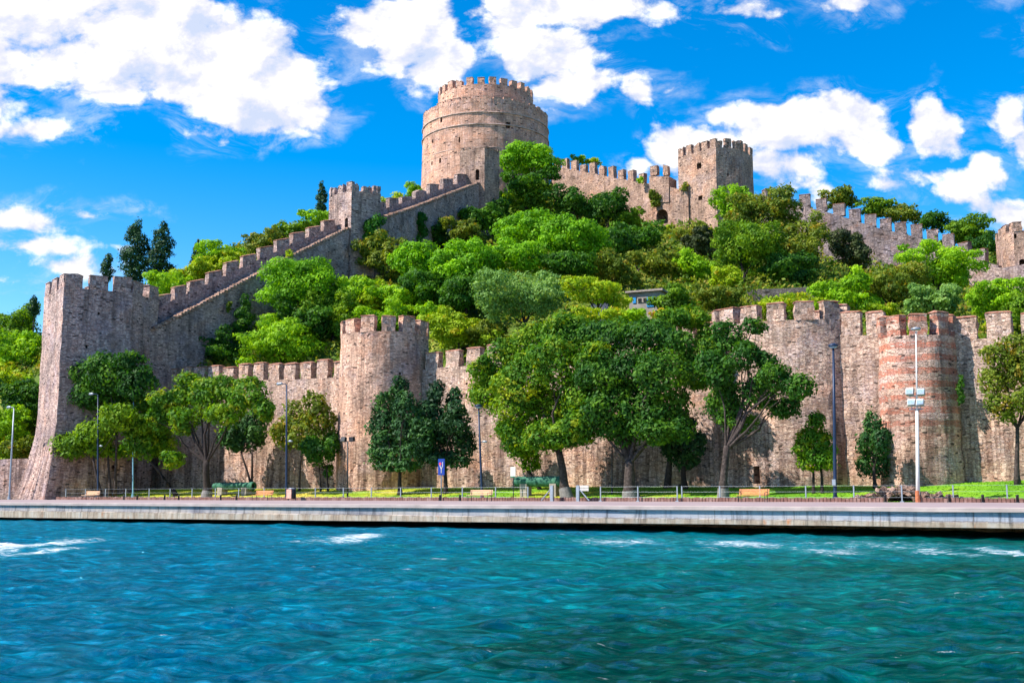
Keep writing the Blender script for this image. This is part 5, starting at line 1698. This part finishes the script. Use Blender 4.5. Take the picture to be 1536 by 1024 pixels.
front_tree('conifer_tree', 'cypress', (668, 742), 38.5, [(655, 592, 14, 22), (680, 600, 12, 20), (650, 625, 26, 28), (685, 630, 24, 28), (660, 665, 38, 26), (695, 665, 22, 26), (670, 692, 40, 14), (640, 660, 24, 30), (668, 640, 26, 30)],
           'blackish dense conifer right of the round tower, darker of two neighbours', sub=7, rad=0.2, bark='barkdark', depth=0.7)
front_tree('broadleaf_tree', 'deepgold', (851, 748), 36, [(760, 545, 44, 38, 1), (735, 590, 30, 36), (800, 520, 48, 38, 2), (790, 570, 50, 42), (845, 500, 44, 34, 2), (840, 550, 50, 44), (770, 615, 44, 34), (825, 610, 50, 38), (870, 590, 40, 44), (845, 650, 46, 32), (890, 545, 34, 40), (780, 650, 34, 30), (720, 560, 22, 26), (815, 660, 34, 24), (870, 640, 34, 30)],
           'huge golden-green tree right of centre, left of the trio over the middle wall', rad=0.38, fork=(838, 675), white=0.4, nl=11)
front_tree('broadleaf_tree', 'deepgold', (806, 738), 41, [(775, 665, 26, 26), (795, 690, 20, 18), (762, 645, 22, 22)],
           'small leaning tree behind the second cannon', stems=[((812, 738), (782, 690), 0.16)], bark='barkdark')
front_tree('broadleaf_tree', 'deep', (947, 748), 36, [(920, 505, 50, 34, 2), (975, 510, 46, 34, 2), (900, 560, 44, 42), (950, 560, 50, 44), (1000, 560, 44, 42), (915, 615, 44, 38), (965, 620, 48, 36), (1010, 615, 36, 34), (935, 650, 40, 22), (1020, 520, 30, 30, 2), (890, 640, 34, 24), (985, 650, 36, 22), (1020, 645, 30, 20), (870, 510, 34, 26, 2)],
           'huge deep green tree with a thick many-forked trunk, middle of the trio', rad=0.50, fork=(944, 690), white=0.4, nl=12)
front_tree('conifer_tree', 'cypress', (1026, 740), 41.5, [(1025, 640, 22, 26), (1010, 668, 24, 22), (1040, 668, 22, 24), (1026, 690, 22, 14)],
           'small blackish tree between the thick trunk and the forked tree', rad=0.25, bark='barkdark', sub=7)
front_tree('broadleaf_tree', 'deepgold', (1000, 738), 42, [(1035, 480, 34, 26), (1060, 520, 26, 34), (1040, 560, 30, 34), (1010, 478, 30, 22)],
           'lighter crown rising behind the trio, left of the bulging tower', rad=0.25, bark='bark', fork=(1010, 620))
front_tree('broadleaf_tree', 'deep', (1085, 748), 35.5, [(1095, 505, 34, 26), (1130, 490, 20, 16), (1080, 555, 38, 34), (1120, 540, 34, 28), (1085, 605, 34, 32), (1130, 590, 36, 30), (1170, 570, 34, 28), (1200, 580, 26, 28), (1180, 610, 30, 22), (1110, 635, 34, 18), (1150, 540, 18, 16)],
           'forked dark green tree in front of the bulging tower, right of the trio', rad=0.33, fork=(1090, 668), white=0.4, nl=11, dens=0.85)
front_tree('bush', 'deepgold', (1226, 738), 38.5, [(1222, 640, 18, 24), (1208, 668, 22, 24), (1236, 668, 20, 26), (1220, 690, 30, 20), (1240, 690, 14, 18)],
           'egg-shaped green bush on two short stems, left of the tall dark lamp', 'bush', stems=[((1221, 740), (1220, 705), 0.12), ((1234, 740), (1232, 705), 0.12)], bark='barkdark', sub=7)
front_tree('bush', 'conifer', (1312, 728), 41.0, [(1308, 635, 14, 22), (1300, 665, 16, 26), (1322, 665, 16, 26), (1310, 695, 24, 26)],
           'dark upright evergreen bush beside the banded tower', 'bush', rad=0.15, bark='barkdark', sub=7)
front_tree('broadleaf_tree', 'olive', (1526, 722), 41, [(1500, 535, 32, 26), (1540, 520, 34, 26), (1485, 575, 24, 24), (1530, 565, 38, 32), (1505, 610, 28, 26), (1550, 600, 34, 30), (1560, 550, 34, 30)],
           'yellow-olive tree at the right edge of the waterfront lawn', rad=0.18, fork=(1526, 640), dens=0.75, white=0)


def bare_tree():
    f = foot_on_hill(955, 425); Y = f.y
    t = thing('bare_tree', f, 'leafless pale tree standing on the open slope above the garden hut', 'tree')
    mb = MB()
    q = lambda px, py: P(px, py, Y)
    mb.tube([f - UPV * .3, q(958, 415), q(957, 404)], [0.22, 0.18, 0.14], 7)
    mb.tube([q(957, 404), q(953, 398), q(955, 388)], [0.12, 0.09, 0.04], 6)
    mb.tube([q(957, 405), q(963, 400), q(975, 394), q(977, 391)], [0.12, 0.09, 0.06, 0.03], 6)
    mb.tube([q(963, 400), q(966, 393)], [0.06, 0.02], 5)
    mb.tube([q(953, 398), q(949, 391)], [0.06, 0.02], 5)
    mb.build('trunk', M['bark'], t, smooth=True)


bare_tree()

# ================================================================ things on the waterfront
def quay_pt(px, v, z=QZ):
    p = Wv(px, 745, v); return Vector((p.x, p.y, z))


def bench(px, v, label, mat, n=4):
    p = quay_pt(px, v)
    t = thing('park_bench', p, label, 'bench', 'benches along the promenade')
    hw = 1.05
    for k in range(3):      # backrest slats face the sea
        b = MB(); b.box(p + EV * (0.30 + 0.03 * k) + UPV * (0.56 + 0.13 * k), EU, EV, UPV, hw, 0.02, 0.05, 0.004); b.build('backrest_slat', M[mat], t)
    for k in range(4):
        b = MB(); b.box(p + EV * (-0.2 + 0.13 * k) + UPV * 0.44, EU, EV, UPV, hw, 0.055, 0.02, 0.003); b.build('seat_slat', M[mat], t)
    for s in (-1, 1):
        b = MB(); c = p + EU * (s * (hw - 0.12))
        b.tube([c - EV * 0.26, c - EV * 0.24 + UPV * 0.42], 0.025, 6)
        b.tube([c + EV * 0.30, c + EV * 0.26 + UPV * 0.42, c + EV * 0.37 + UPV * 0.90], 0.025, 6)
        b.tube([c - EV * 0.24 + UPV * 0.42, c + EV * 0.28 + UPV * 0.42], 0.022, 6)
        b.tube([c - EV * 0.24 + UPV * 0.42, c - EV * 0.26 + UPV * 0.62, c + EV * 0.30 + UPV * 0.66], 0.02, 6)
        b.build('leg', M['blackpaint'], t)


bench(135, 30.5, 'pale wooden bench at the far left, below the shore tower', 'slatpale')
bench(393, 30.2, 'orange-brown wooden bench beside the waste bin', 'slat')
bench(719, 29.8, 'pale wooden bench left of the second cannon', 'slatpale')
bench(1129, 28.6, 'orange wooden bench right of the forked tree, nearest of the four', 'slat')


def railing(label, pxs, v, mat='galv', h=1.12):
    pts = [quay_pt(px, v) for px in pxs]
    t = thing('railing', pts[0], label, 'railing', 'railings between promenade and lawn')
    for p in pts:
        b = MB(); b.box(p + UPV * h / 2, EU, EV, UPV, 0.04, 0.035, h / 2, 0.003); b.box(p + UPV * 0.03, EU, EV, UPV, 0.12, 0.1, 0.03); b.build('post', M[mat], t, org=p)
    for z in (h - 0.03, h - 0.42, h - 0.8):
        b = MB()
        for a, c in zip(pts[:-1], pts[1:]): b.tube([a + UPV * z, (a + c) / 2 + UPV * (z - 0.015), c + UPV * z], 0.005, 5)
        b.build('rail', M[mat], t)


railing('left run of grey post-and-wire railing, from the shore tower to the white gate', [98.6, 128, 158, 188.5, 223.6, 255, 288, 323, 358, 396, 434, 473, 515, 557, 601, 647, 693.6, 743.5, 792], 32.0)
railing('short run of grey railing in front of the two thick waterfront trunks', [901, 957, 1016], 31.6)
railing('right run of grey post-and-wire railing, from the forked tree to the right edge', [1023, 1080, 1140, 1209, 1281, 1353, 1430, 1511, 1600], 32.1)


def gate_post(px, s, label):
    p = quay_pt(px, 31.2)
    t = thing('gate_post', p, label, 'gate post', 'pale braced gate posts')
    b = MB(); b.box(p + UPV * 0.6, EU, EV, UPV, 0.12, 0.09, 0.6, 0.004); b.build('post', M['galv'], t)
    b = MB(); b.tube([p + UPV * 1.05, p + EU * s * 0.95 + UPV * 0.05], 0.05, 6); b.build('brace', M['galv'], t)
    if s > 0:
        b = MB()
        for k in range(4): b.box(p + EU * 0.5 + UPV * (0.82 + 0.11 * k), EU, EV, UPV, 0.42, 0.02, 0.035)
        b.build('slats', M['white'], t)


gate_post(828, -1, 'pale braced gate post under the huge golden-green tree, brace to the left')
gate_post(867, 1, 'pale braced gate post right of the trunk, with short white slats')

for px, where in ((186, 'left of the leaning trunk'), (206, 'under the pale blue lamp post'), (247, 'left of the large forked tree'), (268, 'just left of the large forked tree'), (331, 'below the left end of the first cannon'), (355, 'below the right end of the first cannon'),
                  (660, 'below the blue sign'), (690, 'just left of the pale bench by the second cannon'), (1328, 'left of the stone culvert'), (1424, 'first right of the floodlight mast'), (1474, 'second right of the floodlight mast'), (1526, 'nearest the right edge')):
    p = quay_pt(px, 31.4)
    t = thing('bollard', p, 'short dark bollard ' + where, 'bollard', 'dark bollards on the promenade edge')
    b = MB(); b.tube([p, p + UPV * 0.42, p + UPV * 0.46, p + UPV * 0.5], [0.09, 0.085, 0.11, 0.05], 10); b.build('post', M['blackpaint'], t, smooth=True)
    b = MB(); b.tube([p + UPV * 0.002, p + UPV * 0.04], [0.14, 0.13], 10); b.build('base', M['blackpaint'], t)


def lamp(px0, py0, px1, py1, v, label, mat, r=0.09, arm=0, head=True, foot_z=None, mid=None, box=None):
    f = Wv(px0, py0, v); f.z = lawn_at(f) if v > 32.3 else QZ
    top = Wv(px1, py1, v)
    t = thing('street_lamp', f, label, 'street lamp', 'lamp posts on the waterfront')
    b = MB(); b.tube([f - UPV * 0.05, f + UPV * 0.5, f.lerp(top, 0.5), top], [r * 1.5, r * 1.2, r, r * 0.7], 10); b.build('pole', M[mat], t, smooth=True)
    b = MB(); b.tube([f, f + UPV * 0.35], [r * 2.1, r * 1.7], 10); b.build('base', M[mat], t)
    if arm:
        e = top + EU * arm + UPV * 0.12
        b = MB(); b.tube([top - UPV * 0.1, top + EU * arm * 0.3 + UPV * 0.1, e], 0.045, 6); b.build('arm', M[mat], t)
        hd = MB(); s = 1 if arm > 0 else -1
        hd.tube([e, e + EU * s * 0.2 + UPV * .03, e + EU * s * 0.6 + UPV * .02, e + EU * s * 0.75], [0.06, 0.14, 0.15, 0.05], 8); hd.build('lamp_head', M['galv'], t, smooth=True)
    elif head:
        hd = MB(); hd.tube([top, top + UPV * 0.12, top + UPV * 0.22, top + UPV * 0.34], [0.12, 0.34, 0.36, 0.10], 12); h_ = hd.build('lamp_head', M[mat], t, smooth=True)
        g = MB(); g.tube([top - UPV * 0.02, top + UPV * 0.10], [0.16, 0.30], 12); g.build('glass', M['lampglass'], h_, org=WORLD_ORG[h_])
    if mid:
        m = f.lerp(top, mid)
        hd = MB(); hd.tube([m, m + EU * 0.25 + UPV * 0.06], 0.03, 6); hd.build('bracket', M[mat], t)
        hd = MB(); hd.tube([m + EU * 0.25 + UPV * .06, m + EU * 0.4 + UPV * .08, m + EU * 0.72 + UPV * .05], [0.05, 0.11, 0.06], 8); hd.build('side_lamp', M['galv'], t, smooth=True)
    if box:
        m = f + UPV * 1.3
        hd = MB(); hd.box(m - EV * (r + 0.06), EU, EV, UPV, 0.12, 0.06, 0.2); hd.build('switch_box', M['galv'], t)
    return t


lamp(14, 745, 21, 612, 30.0, 'leaning grey lamp post at the far left edge, left of the shore tower', 'galv', arm=-0.5)
lamp(147, 741, 147, 592, 33, 'dark blue lamp post with an arm to the left, in front of the shore tower', 'bluepaint', arm=-0.7, mid=0.50)
lamp(199.5, 738, 200, 590, 35.5, 'pale blue lamp post half hidden by the leaning tree', 'paleblue', arm=-0.7, r=0.08)
lamp(429.5, 746, 430, 577, 32.6, 'dark blue lamp post behind the waste bin, arm to the left and a side lamp', 'bluepaint', arm=-0.5, mid=0.5)
lamp(723, 741, 718, 612, 34.5, 'dark blue lamp post left of the small white notice, top lost in leaves', 'bluepaint', mid=0.62)
lamp(918, 740, 918, 640, 38, 'thin black lamp post between the two huge trees', 'blackpaint', r=0.05)
lamp(1253, 748, 1250, 522, 32.5, 'tallest dark blue lamp post with a flat disc head, left of the dark evergreen bush', 'bluepaint', r=0.11, box=True)


def flood_lamp():
    f = Wv(521.5, 745, 33); f.z = lawn_at(f); top = Wv(521.5, 662, 33)
    t = thing('floodlight_post', f, 'black post with two floodlights in front of the round tower', 'floodlight')
    b = MB(); b.tube([f - UPV * .05, f.lerp(top, .5), top], [0.08, 0.07, 0.06], 8); b.build('pole', M['blackpaint'], t, smooth=True)
    b = MB(); b.tube([top - EU * 0.55, top + EU * 0.55], 0.035, 6); b.build('crossbar', M['blackpaint'], t)
    for s, a in ((-1, .25), (1, -.15)):
        c = top + EU * s * 0.48 + UPV * 0.2
        b = MB(); ez = (UPV + EV * a).normalized(); ey = EU.cross(ez) * -1
        b.box(c, EU, ey, ez, 0.24, 0.14, 0.20, 0.01); h = b.build('floodlight', M['blackpaint'], t, org=c)
        b = MB(); b.box(c + ey * 0.15, EU, ey, ez, 0.20, 0.012, 0.16); b.build('glass', M['lampglass'], h, org=c)


flood_lamp()


def mast():
    f = Wv(1377, 750, 31.8); f.z = QZ
    q = lambda px, py: Wv(px, py, 31.8)
    t = thing('floodlight_mast', f, 'white mast with four floodlights in front of the banded tower, rusty at its foot', 'floodlight mast')
    b = MB(); b.tube([f - UPV * .05, q(1376.5, 700), q(1375.5, 615)], [0.15, 0.12, 0.10], 10); b.build('pole', M['white'], t, smooth=True)
    b = MB(); b.tube([q(1375.5, 615) - UPV * .05, q(1374, 497)], [0.065, 0.04], 8); b.build('upper_pole', M['white'], t, smooth=True)
    b = MB(); b.tube([f, f + UPV * 0.75], [0.17, 0.155], 10); b.build('foot', M['rust'], t)
    c = q(1374, 495)
    b = MB(); b.tube([c, c + UPV * 0.1, c + UPV * .2], [0.28, 0.34, 0.06], 10); b.build('cap_lamp', M['galv'], t, smooth=True)
    for py, hw, l in ((594, 9, ((1365.5, 588), (1382.5, 588))), (614, 8, ((1368, 604), (1381, 604)))):
        a, c = q(1374 - hw - 2, py), q(1374 + hw + 3, py - 1)
        b = MB(); b.tube([a, c], 0.035, 6); b.build('crossbar', M['galv'], t)
        for px, y_ in l:
            p = q(px, y_) - EV * 0.15
            ez = (UPV + EV * 0.35).normalized(); ey = ez.cross(EU)
            b = MB(); b.box(p, EU, ey, ez, 0.23, 0.15, 0.20, 0.012); h = b.build('floodlight', M['galv'], t, org=p)
            b = MB(); b.box(p - ey * 0.16 - ez * 0.02, EU, ey, ez, 0.20, 0.012, 0.14); b.build('glass', M['lampglass'], h, org=p)
            b = MB(); b.tube([p - ez * 0.2, q(px, py) ], 0.025, 6); b.build('bracket', M['galv'], t)


mast()


def signs():
    f = Wv(662, 747, 31.7); f.z = QZ
    q = lambda px, py: Wv(px, py, 31.7)
    t = thing('road_sign', f, 'tall blue rectangular road sign with a white forked line and a red spot', 'road sign')
    b = MB(); b.tube([f, q(662, 688)], 0.045, 8); b.build('pole', M['galv'], t, smooth=True)
    c = q(663, 700) - EV * 0.08
    w, h = 5.2 / F * c.y * 1.12, 12.0 / F * c.y
    b = MB(); b.box(c, EU, EV, UPV, w, 0.02, h, 0.0); pn = b.build('panel', M['signblue'], t, org=c)
    s = c - EV * 0.028
    pt = lambda a, z: s + EU * (a * w) + UPV * (z * h)
    b = MB()
    for A, B in (((0.05, -0.75), (0.05, -0.25)), ((0.05, -0.25), (-0.35, 0.08)), ((-0.35, 0.08), (-0.35, 0.25)), ((0.05, -0.25), (0.45, 0.08)), ((0.45, 0.08), (0.45, 0.62))):
        b.tube([pt(*A), pt(*B)], 0.035, 6)
    b.build('white_fork', M['white'], pn, org=c)
    b = MB(); e = pt(-0.35, 0.38); b.tube([e + EV * 0.01, e - EV * 0.012], 0.115, 14); b.build('red_spot', M['red'], pn, org=c)
    f = Wv(770, 741, 36); f.z = lawn_at(f)
    q = lambda px, py: Wv(px, py, 36)
    t = thing('notice_board', f, 'small white notice on a dark post, left end of the second cannon', 'sign')
    c = q(770, 708)
    b = MB(); b.tube([f, c], 0.04, 8); b.build('post', M['blackpaint'], t)
    w, h = 4.0 / F * c.y * 1.1, 8 / F * c.y
    b = MB(); b.box(c - EV * 0.06, EU, EV, UPV, w, 0.015, h); pn = b.build('panel', M['white'], t, org=c)
    b = MB(); b.box(c - EV * 0.08 - UPV * h * 0.86, EU, EV, UPV, w * 0.98, 0.006, h * 0.13); b.build('green_strip', M['cannon'], pn, org=c)


signs()


def cannon(px0, px1, pyc, rpx, v, label):
    a, b_ = Wv(px0, pyc + 0.5, v), Wv(px1, pyc, v)
    Y = (a.y + b_.y) / 2; r = rpx / F * Y
    f = (a + b_) / 2; f.z = lawn_at(f)
    t = thing('cannon', f, label, 'cannon', 'old cannon barrels on the lawn')
    d = (b_ - a)
    prof = [(0.0, 0.55), (0.012, 0.84), (0.06, 0.86), (0.07, 0.94), (0.10, 0.94), (0.11, 0.86), (0.42, 0.88), (0.43, 0.99), (0.47, 0.99), (0.48, 0.92), (0.9, 0.97), (0.91, 1.05), (0.985, 1.06), (1.0, 0.98), (1.0, 0.74), (0.93, 0.72)]
    n = 24; vs = []; fs = []
    ax = d.normalized(); u1 = ax.cross(UPV).normalized(); u2 = u1.cross(ax)
    for s, k in prof:
        for i in range(n):
            an = 2 * math.pi * i / n
            vs.append(a + d * s + u1 * (r * k * math.cos(an)) + u2 * (r * k * math.sin(an)))
    for j in range(len(prof) - 1):
        for i in range(n): fs.append((j * n + i, j * n + (i + 1) % n, (j + 1) * n + (i + 1) % n, (j + 1) * n + i))
    fs.append(tuple(range(n)))
    mesh_obj('barrel', vs, fs, M['cannon'], t, smooth=False)
    c = a + d * 0.93
    mb = MB(); mb.tube([c, c + d * 0.02], r * 0.73, n); mb.build('bore', M['bore'], t)
    for s in (0.22, 0.82):
        c = a + d * s; c.z = (f.z + a.z - r) / 2
        g = lawn_at(c)
        h = (a.z - r * 0.62 - g) / 2 + 0.1
        mb = MB(); mb.box(Vector((c.x, c.y, g + h - 0.1)), EU, EV, UPV, 0.32, 0.42, h, 0.02); mb.build('support', M['plinth'], t)


cannon(321, 381, 728.5, 5.8, 37.5, 'green patinated cannon barrel on stone supports, between the large forked tree and the waste bin')
cannon(773, 846, 721.5, 8.3, 37.0, 'larger green patinated cannon barrel on stone supports, under the huge golden-green tree')


def bin_():
    p = quay_pt(438, 31.0)
    t = thing('waste_bin', p, 'waste bin with a pinkish front panel, at the foot of a dark blue lamp', 'waste bin')
    b = MB()
    for s in (-1, 1): b.tube([p + EU * s * 0.42, p + EU * s * 0.42 + UPV * 1.12], 0.045, 6)
    b.tube([p - EU * 0.42 + UPV * 1.1, p + EU * 0.42 + UPV * 1.1], 0.04, 6); b.build('frame', M['blackpaint'], t)
    b = MB(); b.tube([p + UPV * 0.15, p + UPV * 0.2, p + UPV * 0.98, p + UPV * 1.0], [0.26, 0.31, 0.34, 0.30], 12); b.build('drum', M['blackpaint'], t, smooth=True)
    b = MB(); b.box(p - EV * 0.35 - EU * 0.05 + UPV * 0.58, EU, EV, UPV, 0.28, 0.02, 0.40, 0.004); b.build('panel', M['binpink'], t)
    b = MB(); b.tube([p + UPV * 1.0, p + UPV * 1.06, p + UPV * 1.1], [0.36, 0.37, 0.2], 12); b.build('lid', M['galv'], t, smooth=True)


bin_()


def culvert():
    p = quay_pt(1350, 32.6)
    t = thing('culvert', p, 'low culvert of loose reddish rocks with a dark arched mouth, on the right lawn', 'culvert')
    # arched mouth
    rr = 0.72; n = 12; vs = []; fs = []
    for k, (r_, dv) in enumerate(((rr + 0.28, 0.0), (rr, -0.02), (rr * 0.98, 1.6))):
        for i in range(n + 1):
            a = math.pi * i / n
            vs.append(p + EU * (r_ * 1.15 * math.cos(a)) + UPV * (r_ * 0.80 * math.sin(a) - 0.03) + EV * dv)
    m = n + 1
    for k in range(2):
        for i in range(n): fs.append((k * m + i, k * m + i + 1, (k + 1) * m + i + 1, (k + 1) * m + i))
    mesh_obj('arch', vs, fs, M['rock'], t)
    b = MB(); 
    vs = [p + EV * 1.55 + EU * (rr * 1.2 * math.cos(math.pi * i / n)) + UPV * (rr * 0.9 * math.sin(math.pi * i / n) - .03) for i in range(m)]
    b.add(vs, [tuple(range(m))]); b.build('hollow', M['bore'], t)
    rng = random.Random(3); b = MB()
    for k in range(150):
        u = rng.gauss(-0.1, 1.7); w = rng.uniform(0.05, 1.9)
        if abs(u) > 3.2: continue
        top = 0.95 * math.exp(-(u / 1.9) ** 2) + 0.12
        if abs(u) < 0.98 and w < 1.6:
            z = rr * 0.80 * math.sqrt(max(0, 1 - (u / 1.05) ** 2)) + rng.uniform(0.12, 0.3)
            if z > top + 0.12: continue
        else: z = rng.uniform(0.0, top)
        s = rng.uniform(0.10, 0.24)
        c = p + EU * u + EV * w + UPV * z
        ex = Vector((rng.gauss(0, 1), rng.gauss(0, 1), rng.gauss(0, .3))).normalized(); ez = ex.orthogonal().normalized(); ey = ez.cross(ex)
        b.box(c, ex, ey, ez, s * 1.2, s, s * 0.7, s * 0.35)
    for k in range(50):
        u = rng.uniform(1.2, 4.2); c = p + EU * u + EV * rng.uniform(0.2, 1.6); c.z = lawn_at(c) + rng.uniform(0, 0.3 * math.exp(-((u - 2.9) / .9) ** 2) + .1)
        ex = Vector((rng.gauss(0, 1), rng.gauss(0, 1), 0)).normalized(); ey = Vector((-ex.y, ex.x, 0)); s = rng.uniform(.08, .2)
        b.box(c, ex, ey, UPV, s * 1.3, s, s * .7, s * .3)
    b.build('rocks', M['rock'], t)


culvert()


def hut():
    """small garden hut on the slope"""
    Y = 121.0
    a = P(944, 470, Y); z0 = tzh(a.x, a.y) - 1.0
    zt = P(960, 440, Y).z
    b = P(992, 470, Y - 1.5)
    tg = Vector((b.x - a.x, b.y - a.y, 0)); ln = tg.length; tg.normalize(); nr = Vector((-tg.y, tg.x, 0))
    base = Vector((a.x, a.y, z0)); zf = P(960, 466, Y).z
    t = thing('garden_hut', base, 'small plastered hut with a bright blue door and window, half hidden among the trees', 'hut')
    m = MB(); m.box(base + tg * ln / 2 + nr * 1.5 + UPV * (zt - z0) / 2, tg, nr, UPV, ln / 2, 1.5, (zt - z0) / 2, 0.01); m.build('wall', M['plaster'], t)
    m = MB(); m.box(Vector((base.x, base.y, zt + 0.12)) + tg * (ln / 2) + nr * 1.35, tg, nr, (UPV + nr * 0.06).normalized(), ln / 2 + 0.3, 1.75, 0.09, 0.03); m.build('roof', M['shedroof'], t)
    def on(px, py, w, h, mat, name, d=0.05, par=t):
        f = (px - 944) / (992 - 944)
        c = Vector((base.x, base.y, 0)) + tg * (ln * f) - nr * d; c.z = P(px, py, Y).z
        m = MB(); m.box(c, tg, nr, UPV, w / F * Y / 2, 0.04, h / F * Y / 2, 0.002); return m.build(name, M[mat], par, org=c)
    on(976.5, 455, 12, 15, 'bluedoor', 'door')
    on(952, 451, 5, 9, 'bluedoor', 'shutter')
    w = on(965, 451, 17, 8, 'plinth', 'window')
    for px in (960.5, 968.5): on(px, 451.5, 5, 5, 'bore', 'pane', 0.1, w)
    # tarpaulin shed beside it
    Y = 119.0; a = P(886, 468, Y); p = Vector((a.x, a.y, tzh(a.x, a.y) - 0.5)); zt = P(890, 452, Y).z
    w = 28 / F * Y
    t = thing('tarpaulin_shed', p, 'low shed covered in dark blue tarpaulin, left of the plastered hut', 'shed')
    m = MB(); m.box(p + tg * w / 2 + nr * 1 + UPV * (zt - p.z) / 2, tg, nr, UPV, w / 2, 1, (zt - p.z) / 2, 0.04); m.build('cover', M['tarp'], t)
    m = MB(); m.box(Vector((p.x, p.y, zt + .06)) + tg * (w / 2) + nr * 1, tg, nr, (UPV - tg * .04).normalized(), w / 2 + .3, 1.2, .05, 0.02); m.build('roof', M['shedroof'], t)


hut()
